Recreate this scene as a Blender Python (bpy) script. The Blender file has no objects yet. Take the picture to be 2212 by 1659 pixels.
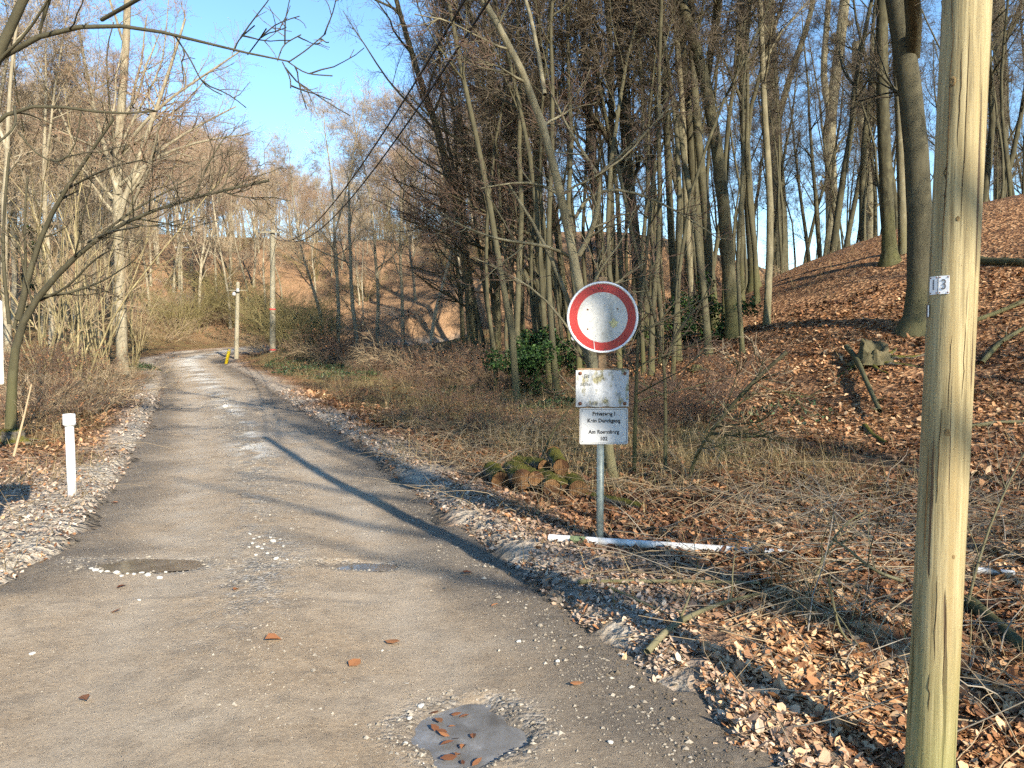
import bpy, math
import numpy as np
from mathutils import Vector

rng = np.random.default_rng(11)
SC = bpy.context.scene
COL = SC.collection
R_ = math.radians

# ------------------------------------------------------------------ camera, sky, sun, exposure
CAM_Z = 1.6
PITCH = R_(2.325)
cam = bpy.data.cameras.new('camera')
cam.sensor_width = 36.0
cam.lens = 27.7
cam.clip_start = 0.05
cam.clip_end = 2000
cam_o = bpy.data.objects.new('camera', cam)
cam_o.location = (0, 0, CAM_Z)
cam_o.rotation_euler = (R_(90) - PITCH, 0, 0)
COL.objects.link(cam_o)
SC.camera = cam_o

SUN_EL = R_(26.0)
SUN_AZ = math.atan2(0.485, -0.875)            # clockwise from +Y
sun_vec = Vector((math.sin(SUN_AZ) * math.cos(SUN_EL), math.cos(SUN_AZ) * math.cos(SUN_EL), math.sin(SUN_EL)))
world = bpy.data.worlds.new('World')
SC.world = world
world.use_nodes = True
wn = world.node_tree
bg = wn.nodes['Background']
sky = wn.nodes.new('ShaderNodeTexSky')
sky.sky_type = 'NISHITA'
sky.sun_disc = False
sky.sun_elevation = SUN_EL
sky.sun_rotation = SUN_AZ
sky.altitude = 150
sky.air_density = 1.15
sky.dust_density = 0.0
sky.ozone_density = 3.0
hs = wn.nodes.new('ShaderNodeHueSaturation')
hs.inputs['Saturation'].default_value = 1.12
wn.links.new(sky.outputs[0], hs.inputs['Color'])
wn.links.new(hs.outputs[0], bg.inputs[0])
bg.inputs[1].default_value = 0.125
sl = bpy.data.lights.new('sun', 'SUN')
sl.energy = 5.0
sl.angle = R_(0.53)
sl.color = (1.0, 0.90, 0.74)
so = bpy.data.objects.new('sun', sl)
so.rotation_euler = (-sun_vec).to_track_quat('-Z', 'Y').to_euler()
so.location = (20, -30, 40)
COL.objects.link(so)

SC.view_settings.view_transform = 'Standard'
SC.view_settings.look = 'None'
SC.view_settings.exposure = 1.25
SC.view_settings.gamma = 1.0
SC.view_settings.use_curve_mapping = False
SC.cycles.max_bounces = 4
SC.cycles.use_adaptive_sampling = True
SC.cycles.use_denoising = False
SC.cycles.adaptive_threshold = 0.025
SC.cycles.adaptive_min_samples = 12
SC.cycles.diffuse_bounces = 2
SC.cycles.glossy_bounces = 2
SC.cycles.transparent_max_bounces = 4

# ------------------------------------------------------------------ numeric helpers
_G = np.random.default_rng(3).random((257, 257))
def vnoise(x, y):
    x = np.asarray(x, float); y = np.asarray(y, float)
    xi = np.floor(x); yi = np.floor(y)
    fx = x - xi; fy = y - yi
    fx = fx * fx * (3 - 2 * fx); fy = fy * fy * (3 - 2 * fy)
    a = xi.astype(int) % 256; b = yi.astype(int) % 256
    a1 = (a + 1) % 256; b1 = (b + 1) % 256
    return (_G[a, b] * (1 - fx) + _G[a1, b] * fx) * (1 - fy) + (_G[a, b1] * (1 - fx) + _G[a1, b1] * fx) * fy - .5
def fbm(x, y, o=4):
    s = 0; a = 1
    for i in range(o):
        s = s + a * vnoise(x * 2 ** i + 17.3 * i, y * 2 ** i + 5.1 * i); a *= .5
    return s
def sstep(a, b, x):
    t = np.clip((x - a) / (b - a), 0, 1)
    return t * t * (3 - 2 * t)
def smin(a, b, s):
    return -s * np.logaddexp(-a / s, -b / s)
def nrm(v):
    return v / (np.linalg.norm(v, axis=-1, keepdims=True) + 1e-9)

# ------------------------------------------------------------------ terrain
BY = [-90, -10, 0, 10, 19, 40, 46, 52, 58, 80, 130, 400]
BZ = [-1.0, 0, 0, 0, .26, .9, 1.25, 1.7, 2.1, 3.0, 4.0, 4.0]
EY = [-90, -8, 0, 2.5, 3.24, 3.8, 4.13, 4.7, 5.14, 6.2, 8.5, 12.4, 19, 30, 40, 45.5]
XL = [-60, -40, -30, -25, -18, -11, -7.5, -4.4, -3.38, -3.5, -4.35, -5.85, -8.5, -13.2, -17.9, -20.3]
XR = [38, 6.0, 1.95, 1.0, .74, .56, .47, .27, .13, -.22, -1.03, -2.4, -5.3, -10.0, -14.6, -16.9]
BEND = np.array([(-16.3, 40), (-18.4, 45), (-18.9, 49), (-17.3, 53), (-13.5, 56), (-8, 58), (4, 60), (30, 62)], float)
def road_in(x, y):
    """signed distance inside the road (positive on it)"""
    l = np.interp(y, EY, XL); r = np.interp(y, EY, XR)
    a = np.minimum(x - l, r - x) * .92
    a = np.where(y > 45.5, -99., a)
    dmin = np.full(np.shape(x), 1e9)
    for p, q in zip(BEND[:-1], BEND[1:]):
        d = q - p; L2 = d @ d
        t = np.clip(((x - p[0]) * d[0] + (y - p[1]) * d[1]) / L2, 0, 1)
        dmin = np.minimum(dmin, np.hypot(x - p[0] - t * d[0], y - p[1] - t * d[1]))
    return np.maximum(a, 1.65 - dmin)
def base_z(y):
    return np.interp(y, BY, BZ)
HOLES = [(-.19, 3.30, .24, .23, .05), (-2.74, 5.86, .42, .15, .04), (-1.18, 5.85, .29, .10, .035)]
def road_z(x, y):
    z = base_z(y)
    l = np.interp(y, EY, XL); r = np.interp(y, EY, XR)
    c = np.where(y < 5, r - 1.75, (l + r) / 2)
    v = np.abs(x - c)
    z = z + .028 * np.exp(-(v / .45) ** 2) - .014 * np.exp(-((v - .85) / .28) ** 2)
    z = z + .016 * fbm(x * 1.1, y * .8, 3) + .005 * fbm(x * 7, y * 7, 2)
    i = road_in(x, y)
    z = z + .03 * sstep(.55, .0, i) * (.4 + fbm(x * 3, y * 3, 2))
    for hx, hy, rx, ry, dp in HOLES:
        q = np.sqrt(((x - hx) / rx) ** 2 + ((y - hy) / ry) ** 2) + .75 * fbm(x * 5 + hx, y * 5, 3)
        z = z - dp * sstep(1.25, .45, q) + .006 * np.exp(-((q - 1.35) / .25) ** 2)
    return z
def ground_z(x, y):
    x = np.asarray(x, float); y = np.asarray(y, float)
    b = base_z(y)
    o = -road_in(x, y)
    dx = np.minimum(0, x - 21) + .15 * np.maximum(0, x - 21)
    q = np.sqrt((dx / 18) ** 2 + ((y - 30) / 22) ** 2)
    hr = .8 * np.logaddexp(0, (1.1 - q) * 10) * (1 + .06 * fbm(x * .15, y * .15, 2))
    hr = smin(hr, 7.2 + 0 * hr, .7)
    y0 = np.interp(x, [-60, -25, -12, 0, 10, 22], [53, 58, 60.5, 50, 46, 46])
    hf = .9 * np.logaddexp(0, (y - y0) / 2.0)
    hf = smin(hf, 11.0 + 5 * fbm(x * .035, y * .035 + 3, 2) - .05 * x, 1.5) - .05 * np.maximum(0, y - 120)
    hf = hf * np.interp(x, [3, 15, 30, 55], [1, .95, .62, .4])
    s = .4
    h = s * np.logaddexp(hr / s, hf / s) - s * .693
    dl = np.interp(y, EY, XL) - x
    hl = .28 * np.logaddexp(0, (dl - 2.0) / .8)
    hl = smin(hl, 2.6 + 0 * hl, .4) * np.interp(y, [4, 8, 25, 60], [.05, .15, 1, 1])
    h = np.maximum(h, hl)
    h = h + .65 * np.exp(-((x + 12.0) / 2.6) ** 2 - ((y - 42.5) / 4.0) ** 2)
    h = h * sstep(0, 3.0, o)
    on = o + .22 * fbm(x * 1.6, y * 1.6, 3) + .10 * fbm(x * 7, y * 7, 2)
    prof = np.where(on < 0, -.14 * sstep(0, .3, -on), .10 * sstep(0, .28, on) - .05 * sstep(.45, 1.5, on))
    lump = (.05 * fbm(x * 2.2, y * 2.2, 3) + .10 * fbm(x * .5, y * .5, 2)) * sstep(.1, 1.6, o)
    lump = lump + .035 * fbm(x * 9, y * 9, 2) * sstep(-.05, .3, o) * sstep(26, 10, y)
    lump = lump + .25 * fbm(x * .12, y * .12, 3) * sstep(3, 10, o)
    dip = .13 * np.exp(-((x - 1.75) / .9) ** 2 - ((y - 2.7) / .9) ** 2)
    return b + h + prof + lump - dip
def gz(x, y):
    return float(ground_z(np.array([x]), np.array([y]))[0])

# pixel in a 2212 x 1659 view of the photograph -> ray, ground point
FW = 1702.0
def ray(X, Y):
    u = (X - 1106.) / FW; v = (829.5 - Y) / FW
    return np.array([u, math.cos(PITCH) + v * math.sin(PITCH), -math.sin(PITCH) + v * math.cos(PITCH)])
def at(X, Y, D):
    d = ray(X, Y)
    return np.array([0, 0, CAM_Z]) + d * (D / d[1])
def hit(X, Y, dmax=140.):
    d = ray(X, Y); d = d / d[1]
    t = np.geomspace(2.0, dmax, 2500)
    p = d[None] * t[:, None]; p[:, 2] += CAM_Z
    below = p[:, 2] < ground_z(p[:, 0], p[:, 1])
    i = int(np.argmax(below)) if below.any() else len(t) - 1
    q = p[i].copy(); q[2] = gz(q[0], q[1])
    return q

# ------------------------------------------------------------------ mesh helpers
def build(name, parts, mats, smooth=True, attrs=None):
    """parts: list of (V, F, material index); F an (n,3) or (n,4) array. attrs: {name: [per-part per-vertex float arrays]}"""
    Vs, loops, starts, mi, n, ls = [], [], [], [], 0, 0
    for V, F, m in parts:
        V = np.asarray(V, np.float32); F = np.asarray(F, np.int64)
        Vs.append(V)
        if len(F):
            loops.append((F + n).ravel())
            starts.append(ls + np.arange(len(F)) * F.shape[1])
            mi.append(np.full(len(F), m))
            ls += F.size
        n += len(V)
    me = bpy.data.meshes.new(name)
    V = np.concatenate(Vs); L = np.concatenate(loops); S = np.concatenate(starts); M = np.concatenate(mi)
    me.vertices.add(len(V)); me.vertices.foreach_set('co', V.ravel())
    me.loops.add(len(L)); me.loops.foreach_set('vertex_index', L.astype(np.int32))
    me.polygons.add(len(S)); me.polygons.foreach_set('loop_start', S.astype(np.int32))
    for m in mats: me.materials.append(m)
    me.polygons.foreach_set('material_index', M.astype(np.int32))
    me.polygons.foreach_set('use_smooth', np.full(len(S), smooth))
    if attrs:
        for k, arr in attrs.items():
            a = me.attributes.new(k, 'FLOAT', 'POINT')
            a.data.foreach_set('value', np.concatenate(arr).astype(np.float32))
    me.update(calc_edges=True)
    return me

def tubes(P, R, sides=5, cap=False):
    N, K, _ = P.shape
    T = np.empty_like(P)
    T[:, 1:-1] = P[:, 2:] - P[:, :-2]; T[:, 0] = P[:, 1] - P[:, 0]; T[:, -1] = P[:, -1] - P[:, -2]
    T = nrm(T)
    mt = nrm(P[:, -1] - P[:, 0])
    ref = np.where(np.abs(mt[:, 2:3]) > .75, np.array([[1., 0, 0]]), np.array([[0, 0, 1.]]))[:, None]
    A = nrm(np.cross(T, np.broadcast_to(ref, T.shape))); B = np.cross(T, A)
    th = np.arange(sides) * 2 * np.pi / sides
    V = P[:, :, None] + R[:, :, None, None] * (np.cos(th)[:, None] * A[:, :, None] + np.sin(th)[:, None] * B[:, :, None])
    idx = np.arange(N * K * sides).reshape(N, K, sides)
    a = idx[:, :-1]; b = idx[:, 1:]
    F = np.stack([a, np.roll(a, -1, 2), np.roll(b, -1, 2), b], -1).reshape(-1, 4)
    return V.reshape(-1, 3), F

def kids(P, R, n, t0, t1, ang, L, K, wob=.15, trop=.05, rr=.55, rmin=.004, bias=(0, 0, 0), taper=.5, rend=.3, flat=0.):
    N, Kp, _ = P.shape
    cnt = rng.poisson(n, N) if isinstance(n, float) else np.full(N, n)
    idx = np.repeat(np.arange(N), cnt); M = len(idx)
    t = rng.uniform(t0, t1, M)
    f = t * (Kp - 1); i = np.minimum(f.astype(int), Kp - 2); w = (f - i)[:, None]
    p = P[idx, i] * (1 - w) + P[idx, i + 1] * w
    T = nrm(P[idx, i + 1] - P[idx, i])
    r = R[idx, i] * (1 - w[:, 0]) + R[idx, i + 1] * w[:, 0]
    v = rng.normal(size=(M, 3)); v[:, 2] *= (1 - flat)
    v -= T * (v * T).sum(1, keepdims=True); v = nrm(v)
    a = np.radians(rng.uniform(ang[0], ang[1], M))[:, None]
    d = nrm(np.cos(a) * T + np.sin(a) * v + np.array(bias)[None])
    ln = rng.uniform(L[0], L[1], M) * (1 - taper * (t - t0) / max(t1 - t0, 1e-6))
    out = [p]
    for k in range(1, K):
        d = nrm(d + wob * rng.normal(size=(M, 3)) + np.array([0, 0, trop]))
        p = p + d * (ln / (K - 1))[:, None]
        out.append(p)
    r0 = np.maximum(np.minimum(r * rr * rng.uniform(.7, 1.15, M), r * .95), rmin)
    RR = r0[:, None] * np.linspace(1, rend, K)[None]
    return np.stack(out, 1), np.maximum(RR, rmin * .6)

def resample(pts, K):
    pts = np.asarray(pts, float)
    s = np.concatenate([[0], np.cumsum(np.linalg.norm(np.diff(pts[:, :3], axis=0), axis=1))])
    q = np.linspace(0, s[-1], K)
    # Catmull-Rom-ish: linear sampling, then two smoothing passes that keep the ends
    o = np.stack([np.interp(q, s, pts[:, c]) for c in range(pts.shape[1])], 1)
    for _ in range(2):
        o[1:-1] = .25 * o[:-2] + .5 * o[1:-1] + .25 * o[2:]
    return o

def bits(P, size, n, droop=.0):
    """small withered leaves and buds along the twigs P"""
    N, K, _ = P.shape
    i = rng.integers(0, N, n); k = rng.integers(1, K, n)
    c = P[i, k] + rng.normal(size=(n, 3)) * size * .5
    a = nrm(rng.normal(size=(n, 3))); b = nrm(np.cross(a, rng.normal(size=(n, 3))))
    s = (size * rng.uniform(.5, 1.2, n))[:, None]
    V = np.stack([c - a * s, c + b * s * .5, c + a * s, c - b * s * .5], 1).reshape(-1, 3)
    return V, np.arange(n * 4).reshape(n, 4)

# ------------------------------------------------------------------ object helpers
def thing(name, label, cat, loc=(0, 0, 0), rotz=0., group=None, scale=1., kind=None):
    o = bpy.data.objects.new(name, None)
    o.empty_display_size = .1
    o.location = tuple(float(c) for c in loc); o.rotation_euler = (0, 0, float(rotz)); o.scale = (scale,) * 3 if np.isscalar(scale) else scale
    COL.objects.link(o)
    if label: o['label'] = label
    if cat: o['category'] = cat
    if group: o['group'] = group
    if kind: o['kind'] = kind
    return o
def part(name, me, parent=None, label=None):
    o = bpy.data.objects.new(name, me)
    COL.objects.link(o)
    if parent is not None: o.parent = parent
    if label: o['label'] = label
    return o
def single(name, me, label, cat, loc=(0, 0, 0), group=None, kind=None):
    o = part(name, me)
    o.location = tuple(float(c) for c in loc)
    o['label'] = label
    if cat: o['category'] = cat
    if group: o['group'] = group
    if kind: o['kind'] = kind
    return o

# ------------------------------------------------------------------ materials
class Mat:
    def __init__(s, name, rough=.9, spec=.2):
        s.m = bpy.data.materials.new(name); s.m.use_nodes = True
        s.t = s.m.node_tree; s.b = s.t.nodes['Principled BSDF']
        s.b.inputs['Roughness'].default_value = rough
        s.b.inputs['Specular IOR Level'].default_value = spec
        s.g = None
    def n(s, ty, **kw):
        x = s.t.nodes.new(ty)
        for k, v in kw.items(): setattr(x, k, v)
        return x
    def l(s, a, b): s.t.links.new(a, b)
    def pos(s, scale=(1, 1, 1), obj=False):
        if obj: src = s.n('ShaderNodeTexCoord').outputs['Object']
        else: src = s.n('ShaderNodeNewGeometry').outputs['Position']
        mp = s.n('ShaderNodeMapping'); mp.inputs['Scale'].default_value = scale
        s.l(src, mp.inputs[0]); return mp.outputs[0]
    def noise(s, scale, detail=4, vec=None, rough=.55, dist=0.):
        x = s.n('ShaderNodeTexNoise'); x.inputs['Scale'].default_value = scale; x.inputs['Detail'].default_value = detail
        x.inputs['Roughness'].default_value = rough; x.inputs['Distortion'].default_value = dist
        s.l(vec if vec is not None else s.pos(), x.inputs['Vector']); return x.outputs['Fac']
    def vor(s, scale, vec=None, feature='F1', out='Distance'):
        x = s.n('ShaderNodeTexVoronoi'); x.feature = feature; x.inputs['Scale'].default_value = scale
        s.l(vec if vec is not None else s.pos(), x.inputs['Vector']); return x.outputs[out]
    def ramp(s, fac, stops, interp='LINEAR'):
        x = s.n('ShaderNodeValToRGB'); e = x.color_ramp.elements; x.color_ramp.interpolation = interp
        while len(e) < len(stops): e.new(.5)
        for q, (p, c) in zip(e, stops):
            q.position = p; q.color = (*c, 1) if len(c) == 3 else c
        s.l(fac, x.inputs[0]); return x.outputs[0]
    def f(s, fac, a, b):
        return s.ramp(fac, [(a, (0, 0, 0)), (b, (1, 1, 1))])
    def mix(s, fac, a, b, mode='MIX'):
        x = s.n('ShaderNodeMix', data_type='RGBA', blend_type=mode)
        for sock, v in ((x.inputs[0], fac), (x.inputs[6], a), (x.inputs[7], b)):
            if hasattr(v, 'is_linked') or hasattr(v, 'links'): s.l(v, sock)
            elif isinstance(v, (int, float)): sock.default_value = v
            else: sock.default_value = (*v, 1)
        return x.outputs[2]
    def math(s, op, a, b=None):
        x = s.n('ShaderNodeMath', operation=op)
        for sock, v in ((x.inputs[0], a), (x.inputs[1], b)):
            if v is None: continue
            if isinstance(v, (int, float)): sock.default_value = v
            else: s.l(v, sock)
        return x.outputs[0]
    def attr(s, name):
        x = s.n('ShaderNodeAttribute'); x.attribute_name = name; return x.outputs['Fac']
    def rand(s):
        return s.n('ShaderNodeObjectInfo').outputs['Random']
    def color(s, c):
        if isinstance(c, tuple): s.b.inputs['Base Color'].default_value = (*c, 1)
        else: s.l(c, s.b.inputs['Base Color'])
        return s
    def bump(s, h, strength=.5, dist=.02):
        x = s.n('ShaderNodeBump'); x.inputs['Strength'].default_value = strength; x.inputs['Distance'].default_value = dist
        s.l(h, x.inputs['Height']); s.l(x.outputs[0], s.b.inputs['Normal']); return s

def bark_mat(name, a, b, moss=(.085, .085, .026), mossh=1.6, mossamt=.6):
    M = Mat(name, .88, .15)
    v = M.pos((1, 1, .25)); n1 = M.noise(9, 5, v, .6); n2 = M.noise(1.6, 3, M.pos((1, 1, .5)))
    c = M.ramp(n1, [(.3, a), (.68, b)])
    c = M.mix(M.f(M.noise(3.1, 4, M.pos((1, 1, .7))), .55, .72), c, tuple(min(1, q * 1.35) for q in b))
    sep = M.n('ShaderNodeSeparateXYZ'); M.l(M.n('ShaderNodeTexCoord').outputs['Object'], sep.inputs[0])
    hz = M.math('SUBTRACT', 1.0, M.math('DIVIDE', sep.outputs[2], mossh))
    mk = M.f(M.math('ADD', M.math('MULTIPLY', hz, .5), n2), .55, .95)
    c = M.mix(M.math('MULTIPLY', mk, mossamt), c, moss)
    r = M.rand()
    c = M.mix(M.math('MULTIPLY', r, .45), c, (.10, .09, .055))
    M.color(c).bump(n1, .5, .02)
    return M.m
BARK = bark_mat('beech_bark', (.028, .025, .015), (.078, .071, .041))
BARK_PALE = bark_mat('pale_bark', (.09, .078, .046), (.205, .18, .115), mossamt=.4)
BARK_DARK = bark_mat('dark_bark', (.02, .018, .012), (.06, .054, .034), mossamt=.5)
def twig_mat(name, a, b):
    M = Mat(name, .8, .2)
    M.color(M.mix(M.rand(), M.ramp(M.noise(.9, 2), [(.35, a), (.65, b)]), a)); return M.m
TW_RED = twig_mat('red_brown_twigs', (.10, .063, .044), (.185, .122, .085))
TW_BRN = twig_mat('brown_twigs', (.085, .066, .045), (.165, .13, .088))
TW_TAN = twig_mat('tan_twigs', (.255, .19, .115), (.41, .315, .20))
TW_GRN = twig_mat('olive_twigs', (.17, .142, .06), (.29, .24, .115))
TW_GREY = twig_mat('grey_twigs', (.2, .17, .13), (.34, .3, .24))
BUD = twig_mat('withered_leaf_bits', (.20, .095, .045), (.33, .17, .08))

BARK_FAR = bark_mat('sunlit_far_bark', (.20, .17, .115), (.39, .34, .245), mossamt=.2)  # far bark and twigs below: lighter copies with the sunlight put into their colour
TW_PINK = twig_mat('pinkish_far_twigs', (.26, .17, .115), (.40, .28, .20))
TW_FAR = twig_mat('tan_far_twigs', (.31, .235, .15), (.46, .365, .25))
def leaf_mat(name, stops, rough=.75):
    M = Mat(name, rough, .25)
    c = M.ramp(M.attr('tint'), stops, 'LINEAR')
    pale = M.attr('pale')
    g = M.ramp(M.attr('tint'), [(0, (.19, .155, .12)), (.5, (.40, .345, .275)), (1, (.62, .55, .46))])
    c = M.mix(pale, c, g)
    M.color(c)
    return M.m
LEAF = leaf_mat('fallen_leaf', [(0, (.035, .018, .01)), (.3, (.125, .056, .026)), (.6, (.27, .128, .056)), (.85, (.42, .225, .105)), (1, (.54, .36, .20))])

# ground sheet
M = Mat('leaf_litter_ground', .95, .1)
wv = M.vor(13, M.pos((1, 1, .6)), out='Color'); sepc = M.n('ShaderNodeSeparateColor'); M.l(wv, sepc.inputs[0])
wd = M.vor(13, M.pos((1, 1, .6)))
lit = M.ramp(sepc.outputs[0], [(0, (.05, .028, .016)), (.35, (.145, .07, .034)), (.7, (.28, .145, .068)), (1, (.44, .265, .14))])
lit = M.mix(M.f(M.noise(.35, 4), .5, .72), lit, (.11, .06, .032))
lit = M.mix(M.attr('dry'), lit, (.33, .215, .125))  # far litter lightened: dry leaf tone plus sunlight put into the colour
gr = M.ramp(M.noise(7, 6, M.pos((1, 1, 1)), .75), [(.25, (.05, .04, .02)), (.5, (.15, .115, .05)), (.75, (.28, .21, .095))])
gr = M.mix(M.f(M.noise(.9, 3), .58, .72), gr, (.065, .062, .026))
gr = M.mix(M.f(M.noise(1.7, 4), .48, .62), gr, (.13, .072, .036))
c = M.mix(M.attr('grass'), lit, gr)
dust = M.ramp(M.noise(40, 6, None, .75), [(.3, (.17, .14, .105)), (.55, (.40, .35, .28)), (.75, (.60, .54, .45))])
c = M.mix(M.attr('pale'), c, dust)
soil = M.ramp(M.noise(30, 5), [(.3, (.055, .045, .034)), (.7, (.15, .125, .095))])
c = M.mix(M.attr('soil'), c, soil)
M.color(c).bump(M.math('ADD', wd, M.math('MULTIPLY', M.noise(25, 4), .6)), .9, .05)
GROUND = M.m

# road sheet
M = Mat('dirt_road', .9, .25)
n1 = M.noise(1.1, 5); n2 = M.noise(26, 8, None, .8); n3 = M.noise(5.5, 7, None, .7)
c = M.ramp(n2, [(.25, (.205, .145, .09)), (.55, (.325, .245, .16)), (.8, (.43, .335, .23))])
c = M.mix(M.math('MULTIPLY', M.f(n1, .44, .66), .7), c, (.37, .305, .225))
c = M.mix(M.math('MULTIPLY', M.f(n3, .46, .66), .6), c, (.165, .128, .09))
c = M.mix(M.math('MULTIPLY', M.attr('track'), M.f(M.noise(2.4, 4), .3, .6)), c, (.37, .31, .235))
c = M.mix(M.math('MULTIPLY', M.f(M.noise(60, 3, None, .7), .60, .68), .5), c, (.10, .078, .055))
c = M.mix(M.attr('edge'), c, M.ramp(n2, [(.3, (.075, .06, .045)), (.7, (.19, .158, .12))]))
stone = M.vor(46); scol = M.vor(46, out='Color')
sep = M.n('ShaderNodeSeparateColor'); M.l(scol, sep.inputs[0])
gcol = M.ramp(sep.outputs[0], [(0, (.13, .11, .085)), (.6, (.25, .22, .18)), (1, (.42, .39, .34))])
gm = M.math('MULTIPLY', M.attr('gravel'), M.f(M.noise(6, 4), .38, .6))
c = M.mix(gm, c, gcol)
c = M.mix(M.attr('chalk'), c, (.62, .59, .52))
c = M.mix(M.attr('wet'), c, M.ramp(n2, [(.3, (.06, .05, .042)), (.7, (.14, .122, .1))]))
h = M.math('ADD', M.math('MULTIPLY', n2, .8), M.math('MULTIPLY', M.math('MULTIPLY', stone, gm), -2.0))
M.color(c); M.bump(h, .8, .016)
ROAD = M.m

def plain(name, c, rough=.6, spec=.3, metal=0., var=.12, scale=12):
    M = Mat(name, rough, spec)
    M.b.inputs['Metallic'].default_value = metal
    M.color(M.ramp(M.noise(scale, 4), [(.3, tuple(q * (1 - var) for q in c)), (.7, tuple(min(1, q * (1 + var)) for q in c))]))
    return M.m

# ------------------------------------------------------------------ ground and road
def axis(segs):
    out = [segs[0][0]]
    for a, b, s0, s1 in segs:
        x = a
        while x < b - 1e-6:
            f = (x - a) / (b - a)
            x = min(b, x + s0 + (s1 - s0) * f)
            out.append(x)
    return np.array(out)
gx = axis([(-240, -60, 20, 3), (-60, -12, 1.2, .3), (-12, -5, .2, .08), (-5, 4.5, .075, .075), (4.5, 14, .1, .4), (14, 60, .5, 4), (60, 240, 6, 20)])
gy = axis([(-90, -4, 5, .8), (-4, 1.8, .5, .1), (1.8, 9, .07, .075), (9, 22, .08, .28), (22, 62, .3, .6), (62, 110, .8, 2.5), (110, 420, 4, 25)])
def grid(xs, ys, fz, keep=None):
    X, Y = np.meshgrid(xs, ys, indexing='ij')
    Z = fz(X, Y)
    V = np.stack([X, Y, Z], -1).reshape(-1, 3)
    idx = np.arange(V.shape[0]).reshape(X.shape)
    F = np.stack([idx[:-1, :-1], idx[1:, :-1], idx[1:, 1:], idx[:-1, 1:]], -1).reshape(-1, 4)
    if keep is not None:
        k = keep(X, Y).ravel()
        F = F[k[F].all(1)]
        used = np.zeros(len(V), bool); used[F] = True
        mp = np.cumsum(used) - 1
        V = V[used]; F = mp[F]
    return V, F
def zones(x, y):
    o = -road_in(x, y)
    left = x < np.interp(y, EY, XL)
    n = fbm(x * .8, y * .8, 3)
    pale = sstep(1.15, .15, o + .7 * n) * sstep(-.1, .12, o) * np.where(left, 1.0, .85)
    pale = np.maximum(pale, np.where(left, sstep(2.3, .6, o + .9 * n) * sstep(13, 7, y), 0))
    foot = 4.3 - .1 * (np.clip(y, -20, 60) - 14)
    grs = sstep(.9, 2.0, o + n) * sstep(foot + .3, foot - 1.6, x + 1.2 * n) * sstep(7.5, 11, y + 2 * n) * (~left)
    grs = np.maximum(grs, np.where(left, .85 * sstep(.5, 2., o + n) * sstep(9, 16, y + 4 * n), 0))
    grs = grs * sstep(62, 54, y) * (1 - .8 * sstep(-3, 1, x) * sstep(36, 44, y))
    soil = sstep(.16, .0, o + .15 * fbm(x * 5, y * 5, 2))
    return np.clip(pale, 0, 1), np.clip(grs, 0, 1), soil
V, F = grid(gx, gy, ground_z)
pale, grs, soil = zones(V[:, 0], V[:, 1])
me = build('ground', [(V, F, 0)], [GROUND], True, {'dry': [.55 * sstep(48, 60, V[:, 1])], 'pale': [pale], 'grass': [grs], 'soil': [soil]})  # dry also carries the painted sunlit lightening of the far litter
single('ground', me, 'leaf covered valley floor and wooded slopes around the dirt road', None, kind='structure')

rx = axis([(-64, -24, 2, 1), (-24, -6, .25, .07), (-6, 2.2, .045, .045), (2.2, 9, .1, .5), (9, 40, 1, 3)])
ry = axis([(-60, 1.6, 2, .1), (1.6, 9, .04, .05), (9, 22, .055, .15), (22, 62, .18, .25)])
V, F = grid(rx, ry, road_z, lambda X, Y: road_in(X, Y) > -.45)
x, y = V[:, 0], V[:, 1]
i = road_in(x, y)
l = np.interp(y, EY, XL); r = np.interp(y, EY, XR); cx = np.where(y < 6, r - 1.75, (l + r) / 2)
edge = sstep(.75, .05, i + .5 * fbm(x * 1.3, y * 1.3, 3)) * .9
n_ = fbm(x * .9, y * .5, 3)
grav = np.exp(-((x - cx) / .38) ** 2) * sstep(3.0, 4.2, y) * sstep(-.35, .3, n_ + sstep(6, 14, y) * .5)
for hx, hy, ra, rb, dp in HOLES:
    q = np.hypot((x - hx) / ra, (y - hy) / rb)
    grav = np.maximum(grav, .8 * np.exp(-((q - 1.2) / .35) ** 2))
chalk = np.exp(-((x - cx + .15) / .55) ** 2) * sstep(15, 33, y + 6 * n_) * sstep(-.3, .25, fbm(x * 2.2, y * .9, 3)) * .85
chalk = np.maximum(chalk, .8 * np.exp(-((x - cx) / .3) ** 2) * sstep(9.5, 12.5, y) * sstep(.02, .3, fbm(x * 3, y * 1.2 + 9, 3)))
wet = .6 * sstep(1.5, .9, np.hypot((x - HOLES[0][0]) / HOLES[0][2], (y - HOLES[0][1]) / HOLES[0][3]))
for hx, hy, ra, rb, dp in HOLES[1:]:
    wet = np.maximum(wet, .8 * sstep(1.35, .8, np.hypot((x - hx) / ra, (y - hy) / rb)))
trk = np.maximum(np.exp(-((x - cx - .85) / .3) ** 2), np.exp(-((x - cx + .85) / .3) ** 2)) * .75 * np.interp(y, [3, 7], [.35, 1])
me = build('road', [(V, F, 0)], [ROAD], True, {'track': [trk], 'edge': [edge], 'gravel': [grav], 'chalk': [chalk], 'wet': [wet]})
single('road', me, 'rutted single track dirt road curving away to the bend', None, kind='structure')

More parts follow.
